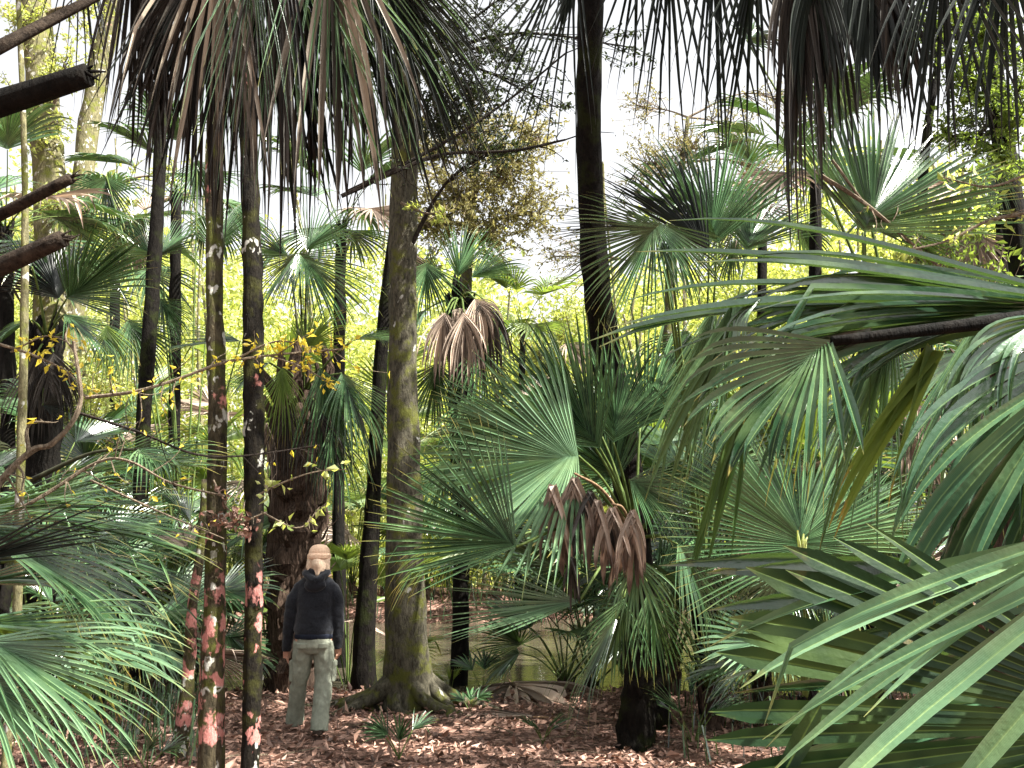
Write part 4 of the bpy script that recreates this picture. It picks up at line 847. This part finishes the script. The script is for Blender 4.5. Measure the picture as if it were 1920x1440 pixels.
palm('mid-distance palm between the dark straight trunk and the pink lichen tree', (350, 1280, 12), (345, 1120, 12), (46, 50), 'bark_black', [
    F((290, 480, 11.5), (200, 420, 11.5), A=55, n=26, c=.4, droop=.5),
    F((300, 480, 11.3), (360, 400, 11.3), A=55, n=24, c=.4, droop=.5),
    F((300, 560, 11.3), (345, 640, 11.2), A=55, n=24, c=.4, droop=.9),
    F((450, 640, 10.9), (300, 610, 10.7), A=36, n=20, c=.45, droop=.3, hint=(0, -.7, .8)),
    F((370, 300, 12), (370, 400, 11.8), A=60, n=24, c=.4, droop=.7),
    F((240, 600, 11), (300, 720, 10.8), A=60, n=24, c=.4, droop=1.0),
    F((400, 470, 12), (430, 350, 12), A=60, n=26, c=.4, droop=.5),
    F((200, 330, 13), (180, 440, 12.8), A=70, n=24, c=.4, droop=.6),
], 'fan_palm', seed=30)

def rand_palm(label, px, Y, top, R, nf, seed, group='young fan palms filling the understorey', mat='palm', n=20, K=8, name='young_palm'):
    rr = random.Random(seed); g = P(px, 1300, Y); g.z = height(g.x, g.y); c = g+Z*rr.uniform(.2, .4); fr = []
    for i in range(nf):
        a = i*2.399+rr.random()*.6; h = top*(.25+.75*((i+.5)/nf)**.8); out = R*(1.5-1.0*(h/top))*rr.uniform(.7, 1.2)
        d = Vector((math.cos(a), math.sin(a), 0)); hub = c+d*out+Z*h
        el = R_(75*(h/top)**1.5-25+rr.uniform(-15, 15)); tipd = d*math.cos(el)+Z*math.sin(el)
        N = (Z*math.cos(el)-d*math.sin(el))*(1 if rr.random() < .8 else -1)+Vector((0, -.75, 0))
        fr.append(dict(hub=hub, tip=hub+tipd*R*rr.uniform(.85, 1.1), hint=N, A=rr.uniform(66, 95), n=n, c=rr.uniform(.42, .55), droop=rr.uniform(.3, .9), K=K,
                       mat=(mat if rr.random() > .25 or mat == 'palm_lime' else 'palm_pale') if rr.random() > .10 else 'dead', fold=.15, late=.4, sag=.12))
    w_ = .2*FPX/Y
    return palm(label, (px, 1300, Y), (px, 720-FPX*math.tan(math.atan((c.z-CAMH)/Y)-PITCH), Y), (w_, w_), 'boot', fr, name, 'palm', group, seed=seed, petw=.010)
rp = [
 ('young palm low on the left bank behind the arching leaves', 180, 9.5, 1.2, .85, 12, 'palm'),
 ('young palm just left of the short lichen sapling', 300, 10.2, 1.5, .8, 12, 'palm'),
 ('young palm low at the far left edge', 60, 8.6, 1.6, .8, 11, 'palm'),
 ('young palm with raised fans at the left edge in the middle height', -20, 10.5, 3.4, .95, 12, 'palm'),
 ('young palm between the black left trunk and the dark straight trunk', 190, 11.8, 3.0, .95, 13, 'palm'),
 ('lime-tinted young palm past the pink lichen trunk on the far bank', 425, 24.5, 4.0, 1.6, 14, 'palm_lime'),
 ('small young palm over the right shoulder of the walker at the leaning tree', 652, 12.2, 1.9, .6, 8, 'palm_lime'),
 ('young palm on the far bank behind the large mossy trunk', 800, 24.5, 4.2, 1.5, 12, 'palm_lime'),
 ('tall young palm on the far bank below the dead brown skirt', 930, 24.6, 5.5, 1.6, 14, 'palm'),
 ('young palm at the water edge behind the centre palm', 1110, 12.2, 2.8, 1.0, 13, 'palm'),
 ('round young palm overhanging the water right of the pale seedling', 1060, 11.6, 1.0, .7, 14, 'palm'),
 ('young palm behind the hanging brown leaf', 1260, 10.5, 3.0, 1.05, 14, 'palm'),
 ('young palm in the right middle behind the round palmetto leaf', 1430, 9.6, 2.8, 1.0, 14, 'palm'),
 ('young palm at the right behind the black broken stalk', 1600, 10, 3.3, 1.05, 14, 'palm_lime'),
 ('young palm near the right edge above the low glossy blade', 1780, 8.5, 2.4, .95, 14, 'palm'),
 ('tall young palm against the right edge beneath the leafy tree', 1900, 10.4, 4.6, 1.1, 14, 'palm'),
 ('yellow-lit young palm at mid right far behind', 1520, 12.5, 4.4, 1.1, 13, 'palm_lime'),
 ('lime young palm beyond the dark straight trunk at left', 330, 13, 3.6, 1.1, 12, 'palm_lime'),
 ('young palm far behind the thin pale sapling', 40, 14, 4.2, 1.2, 13, 'palm_lime'),
 ('distant young palm between the two lichen trees', 440, 25, 6.5, 1.7, 14, 'palm_lime'),
 ('distant young palm just right of the booted palm', 660, 25, 6.5, 1.7, 14, 'palm_lime'),
 ('distant young palm far left behind the yellow bush', 150, 25, 6.0, 1.7, 14, 'palm_lime'),
 ('low young palm beside the stout centre trunk', 1330, 8.4, 1.2, .7, 12, 'palm'),
 ('low young palm under the round palmetto leaf', 1600, 7.4, 1.1, .7, 12, 'palm'),
 ('distant young palm seen right of the slanting mossy trunk', 1230, 24.7, 6.0, 1.7, 14, 'palm_lime'),
 ('distant young palm deep at right centre', 1400, 25, 6.2, 1.7, 14, 'palm_lime'),
 ('distant young palm deep at the right', 1680, 25, 6.2, 1.7, 14, 'palm_lime'),
 ('distant low young palm across the water in the gap right of the walker', 720, 24.2, 2.6, 1.4, 12, 'palm'),
 ('distant low young palm across the water in the centre gap', 1000, 24.4, 3.0, 1.4, 12, 'palm'),
 ('distant low young palm left of the walker across the water', 300, 24.2, 3.0, 1.4, 12, 'palm'),
 ('young palm in the deep shade between the centre palm and the round palmetto leaf', 1340, 12.3, 3.4, 1.1, 16, 'palm'),
 ('young palm behind the palmetto near the water at right', 1530, 11.5, 3.0, 1.1, 16, 'palm'),
 ('tall young palm behind the slanting trunk at right centre', 1180, 12.6, 4.0, 1.1, 14, 'palm'),
 ('young palm below the arching left leaves, nearest the pond', 400, 11.6, 2.0, .8, 13, 'palm'),
 ('young palm deep at far left behind the pale trunk', 110, 12.6, 4.0, 1.1, 14, 'palm'),
 ('young palm at right edge low behind the shaggy trunk', 1990, 8.0, 3.0, 1.0, 14, 'palm'),
]
for i, (lb, px, Y, top, R, nf, mt) in enumerate(rp): rand_palm(lb, px, Y, top, R, nf, 200+i, mat=mt)

def crown_palm(label, px, Y, cpy, R, nf, seed, mat='palm'):
    rr = random.Random(seed); c = P(px, cpy, Y); fr = []
    for i in range(nf):
        a = i*2.399+rr.random()*.6; el = rr.uniform(-.5, 1.2); d = Vector((math.cos(a)*math.cos(el), math.sin(a)*math.cos(el), math.sin(el)))
        hub = c+d*R*rr.uniform(.6, 1.0); tipd = (d-Z*(.2+.3*rr.random())).normalized(); N = Z*math.cos(el)-Vector((math.cos(a), math.sin(a), 0))*math.sin(el)+Vector((0, -.5, 0))
        fr.append(dict(hub=hub, tip=hub+tipd*R*rr.uniform(.85, 1.1), hint=N, A=rr.uniform(62, 88), n=18, c=rr.uniform(.38, .5), droop=rr.uniform(.4, 1.1), K=8, mat=mat if rr.random() > .15 else 'dead'))
    w_ = .2*FPX/Y
    return palm(label, (px+rr.uniform(-20, 20), 1300, Y), (px, cpy, Y), (w_, w_), 'bark_black', fr, 'fan_palm', 'palm', 'tall fan palms standing further back', seed=seed, petw=.010)
for i, q in enumerate([
 ('tall palm behind the dark straight trunk, crown under the hanging skirt', 330, 15, 370, 1.25, 13, 'palm'),
 ('tall palm against the white gap between the left stubs and the skirt', 215, 17, 470, 1.3, 12, 'palm'),
 ('tall palm at the far left edge behind the second stub', 10, 12, 430, 1.2, 12, 'palm'),
 ('tall palm showing between the dark lichen tree and the mossy trunk, high up', 640, 14, 430, 1.2, 13, 'palm'),
 ('tall palm faint behind the right of the black silhouetted trunk', 1430, 17, 380, 1.4, 13, 'palm'),
 ('tall palm behind the black hanging dead leaves', 1530, 13, 330, 1.3, 13, 'palm'),
 ('tall palm at the right edge under the leafy tree', 1880, 12, 420, 1.3, 13, 'palm'),
 ('tall palm far across the pond right of the brown skirt', 980, 26, 620, 1.7, 13, 'palm_lime')]):
    crown_palm(q[0], q[1], q[2], q[3], q[4], q[5], 300+i, q[6])

def canopy():
    """the crown layer of the wood overhead, above the top of the view: it shades the path, with clumps added to shade the walker"""
    rng = np.random.default_rng(31); mb = MB(); tw = MB(); rr = random.Random(5)
    for i in range(55):
        y = rng.uniform(-14, 12); x = rng.uniform(-12, 18); z = max(9.5, 3.2+.80*y)+rng.uniform(0, 3.5)
        c = np.array((x, y, z)); n = 110
        leaf_cloud(mb, c+rng.normal(size=(n, 3))*(.8, .8, .35), .34, rng, .55, flat=.4)
    for cx, cy, cz in ((4.0, 6.2, 10.2), (4.6, 5.4, 10.6), (3.2, 5.8, 10.0), (2.4, 6.6, 10.4), (4.4, 7.0, 10.9), (3.6, 4.6, 10.2)):  # extra unseen clumps added towards the sun to shade the walker
        leaf_cloud(mb, np.array((cx, cy, cz))+rng.normal(size=(120, 3))*(.55, .55, .3), .30, rng, .6, flat=.5)
    tag(mb.build('canopy_with_shade_clumps', M['leaf_dark']), 'overhead forest canopy above the path, with clumps added to shade the walker', 'canopy', kind='stuff')
canopy()

# ------------------------------------------------------------------ small plants on the ground
def sprout(label, px, py, hgt, n, seed, mat='palm', name='palm_seedling', A=50, k=4, group=None):
    b = G(px, py); b.z = height(b.x, b.y); rr = random.Random(seed); fr = []
    t = thing(name, b, label, 'seedling', group)
    for i in range(k):
        a = rr.uniform(0, 6.28); d = Vector((math.cos(a)*.7, math.sin(a)*.5, 1)).normalized(); hub = b+d*hgt*rr.uniform(.35, .6)
        mb = MB(); fan(mb, hub, hub+(d+Vector((math.cos(a)*.5, 0, -.1))).normalized()*hgt*.6, Vector((-math.cos(a), -1, .4)), A=A, n=n, c=.4, droop=.4, K=7, seed=seed+i)
        fo = mb.build('frond', M[mat], t, origin=hub); pb = MB(); tube(pb, [b, b.lerp(hub, .5)+Vector((0, 0, .01)), hub], [.006, .004], 6, 5); pb.build('petiole', M['petiole'], fo)
    return t
sprout('blue-green palm seedling in the leaf litter at the bottom, below the buttress roots', 748, 1425, .42, 9, 1)
sprout('dark stubby seedling left of the stout centre trunk', 1018, 1392, .33, 5, 2, 'palm', A=14, k=5)
sprout('pale seedling with one bright leaf in front of the water', 905, 1290, .62, 9, 3, 'palm', A=60, k=2)
sprout('seedling with drooping straps at the foot of the water edge', 880, 1335, .32, 5, 4, 'palm', A=60, k=4)
sprout('yellow-green striped seedling right of the buttress roots', 845, 1300, .34, 8, 5, 'palm_lime', A=20, k=3)
sprout('low palm seedling at the bottom left, left of the pink lichen trunk', 275, 1450, .36, 10, 6, k=4)
sprout('upright lime seedling behind the light straps at lower right', 1375, 1330, .75, 9, 7, 'palm_lime', A=16, k=7)
sprout('upright green seedling at lower right near the stout trunk', 1300, 1400, .7, 9, 8, 'palm', A=18, k=6)
def fallen(label, px, py, tx, ty, A, n, mat, seed, lift=.05, droop=.2):
    a, b = G(px, py), G(tx, ty); a.z = height(a.x, a.y)+lift; b.z = height(b.x, b.y)+.03; t = thing('fallen_frond', a, label, 'fallen leaf')
    mb = MB(); fan(mb, a, b, Z+Vector((0, -.3, 0)), A=A, n=n, c=.6, droop=droop, K=9, seed=seed, curl=.3, rec=.05); mb.build('blade', M[mat], t)
    pb = MB(); d = (a-b).normalized(); tube(pb, [a, a+d*.25+Z*.01], [.01, .008], 5, 6); pb.build('petiole', M['petiole_tan'], t)
fallen('flat pinkish dried frond lying right of the buttress roots', 1000, 1352, 862, 1336, 12, 9, 'dead', 1)
fallen('curled yellow-brown dead frond at the water edge', 958, 1288, 1000, 1335, 45, 9, 'dead', 2, .18, .5)

# ------------------------------------------------------------------ leafy sprays and bare branches
def spray(label, lines, leafm, leaf, nleaf, seed, name='leafy_branch', wr=.5, side=3, mat='twig', cat='branch'):
    rr = random.Random(seed); rng = np.random.default_rng(seed); tw, lf = MB(), MB(); pts = []
    for ln, r in lines:
        Y = ln[0][2]; q = [P(*p) for p in ln]; n = max(8, 6*len(q)); path = tube(tw, q, [r*Y/FPX, r*.45*Y/FPX], n, 6, .12, 12, seed)
        for k in range(side*len(q)):
            a = path[rr.randint(2, n-1)]; L = (q[0]-q[-1]).length*rr.uniform(.06, .2); e = a+(rdir(rr)+Vector((.3, 0, 0)))*L; m_ = a.lerp(e, .5)+rdir(rr)*L*.15
            pt = tube(tw, [a, m_, e], [r*.35*Y/FPX, r*.12*Y/FPX], 6, 4)
            for _ in range(nleaf): pts.append(rr.choice(pt[2:])+rdir(rr)*leaf*.4)
    t = thing(name, P(*lines[0][0][0]), label, cat); tw.build('stem', M[mat], t)
    if pts: leaf_cloud(lf, pts, leaf, rng, wr, .2); lf.build('leaves', M[leafm], t)
    return t
spray('pale forked bare branch rising from the left edge', [([(-120, 1080, 4.6), (0, 905, 4.6), (60, 845, 4.6), (100, 830, 4.6), (150, 760, 4.6), (138, 640, 4.6)], 8), ([(55, 848, 4.6), (50, 810, 4.6), (62, 792, 4.6), (95, 792, 4.6)], 4)], 'leaf_yellow', .05, 1, 1, side=1)
spray('long thin twig carrying yellow leaves across both lichen trees', [([(160, 746, 5.9), (250, 735, 5.9), (330, 712, 5.9), (420, 680, 5.9), (520, 665, 5.9), (640, 655, 5.9)], 4), ([(430, 680, 5.9), (520, 640, 5.9), (600, 660, 5.9)], 2.5), ([(500, 665, 5.9), (570, 690, 5.9), (620, 720, 5.9)], 2)], 'leaf_yellow', .05, 4, 2, side=5)
spray('thin twig with sparse yellow leaves at the left edge', [([(-20, 640, 5), (60, 665, 5), (130, 700, 5), (160, 745, 5)], 3), ([(20, 660, 5), (90, 630, 5), (150, 655, 5)], 2)], 'leaf_yellow', .05, 3, 3, side=3)
spray('dark twig sloping down to the right below the yellow leaves', [([(140, 772, 5.6), (260, 810, 5.6), (360, 850, 5.6), (450, 855, 5.6), (600, 835, 5.6)], 3)], 'leaf_yellow', .04, 1, 4, mat='twig_dark')
spray('arched brown bare branch over the lower left leaves', [([(-20, 985, 4.8), (80, 930, 4.8), (180, 868, 4.8), (240, 864, 4.8), (320, 905, 4.8), (420, 930, 4.8)], 4), ([(170, 900, 4.8), (300, 960, 4.8), (420, 1010, 4.8)], 2.5)], 'leaf_yellow', .04, 1, 5)
spray('sprig of pale green and orange leaves in front of the booted trunk', [([(480, 930, 6.1), (530, 905, 6.1), (590, 885, 6.1), (650, 880, 6.1)], 2), ([(490, 960, 6.1), (560, 990, 6.1), (600, 950, 6.1)], 2)], 'leaf_lime', .075, 2, 6, side=3)
spray('cluster of dry orange leaves caught between the two lichen trunks', [([(380, 960, 6.3), (430, 985, 6.3), (500, 960, 6.3)], 3), ([(400, 900, 6.3), (450, 1000, 6.3)], 2)], 'litter', .06, 6, 7, side=4)
spray('long bare branch stretching across the sky from the mossy trunk', [([(640, 368, 8.4), (740, 322, 8.4), (830, 290, 8.4), (960, 283, 8.4), (1060, 262, 8.4)], 5), ([(650, 360, 8.4), (820, 275, 8.4), (950, 190, 8.4), (1060, 100, 8.4)], 4)], 'leaf_dark', .05, 3, 8, side=3, mat='twig_dark')
spray('yellow-green sprig on the mossy trunk', [([(752, 380, 9.2), (800, 400, 9.1), (830, 395, 9.1)], 3)], 'leaf_lime', .07, 8, 9, side=3)
spray('crossing dark branches near the broad upright fan leaf', [([(1540, 330, 6.6), (1620, 380, 6.6), (1690, 440, 6.6), (1760, 500, 6.6)], 5), ([(1560, 300, 6.6), (1640, 400, 6.6), (1720, 430, 6.6)], 3)], 'leaf_lime', .06, 1, 10, side=2)
spray('lime leaved twig right of the upright fan leaf', [([(1920, 400, 5.5), (1850, 415, 5.5), (1780, 450, 5.5), (1700, 470, 5.5)], 4), ([(1920, 330, 5.5), (1850, 350, 5.5), (1760, 330, 5.5)], 3)], 'leaf_lime', .07, 2, 11, side=3)
spray('bare twigs tangled at the far bank left of the walker', [([(380, 1180, 12), (440, 1140, 12), (500, 1150, 12), (560, 1100, 12)], 5), ([(400, 1150, 12), (450, 1170, 12), (480, 1120, 12)], 4)], 'litter', .06, 1, 12, side=5)

def undergrowth():
    mb = MB(); rr = random.Random(77)
    for i in range(2600):
        Y = rr.choice([rr.uniform(7, 11.5), rr.uniform(23, 27)]); px = rr.uniform(-60, 430) if Y < 12 and rr.random() < .6 else (rr.uniform(1230, 2000) if Y < 12 else rr.uniform(-100, 2020))
        x = (px-960)/FPX*Y; b = Vector((x, Y, height(x, Y))); h = rr.uniform(.15, .55)*(1.8 if Y > 12 else 1); a = rr.uniform(0, 6.28); d = Vector((math.cos(a), math.sin(a), 0))*h*rr.uniform(.2, .9)
        w_ = Vector((math.sin(a), -math.cos(a), 0))*rr.uniform(.004, .010)*(2 if Y > 12 else 1); m_ = b+d*.35+Z*h*.8; e = b+d+Z*h*rr.uniform(.5, 1)
        t = rr.random(); mb.add([b-w_, b+w_, m_+w_*.8, m_-w_*.8, e], [(0, 1, 2, 3), (3, 2, 4)], [(t, 0, 0)]*4+[(t, .9, 0)])
    tag(mb.build('undergrowth', M['palm']), 'tangled grassy undergrowth on the banks', 'undergrowth', kind='stuff')
undergrowth()
print('VERTS', sum(len(o.data.vertices) for o in bpy.data.objects if o.type == 'MESH'))
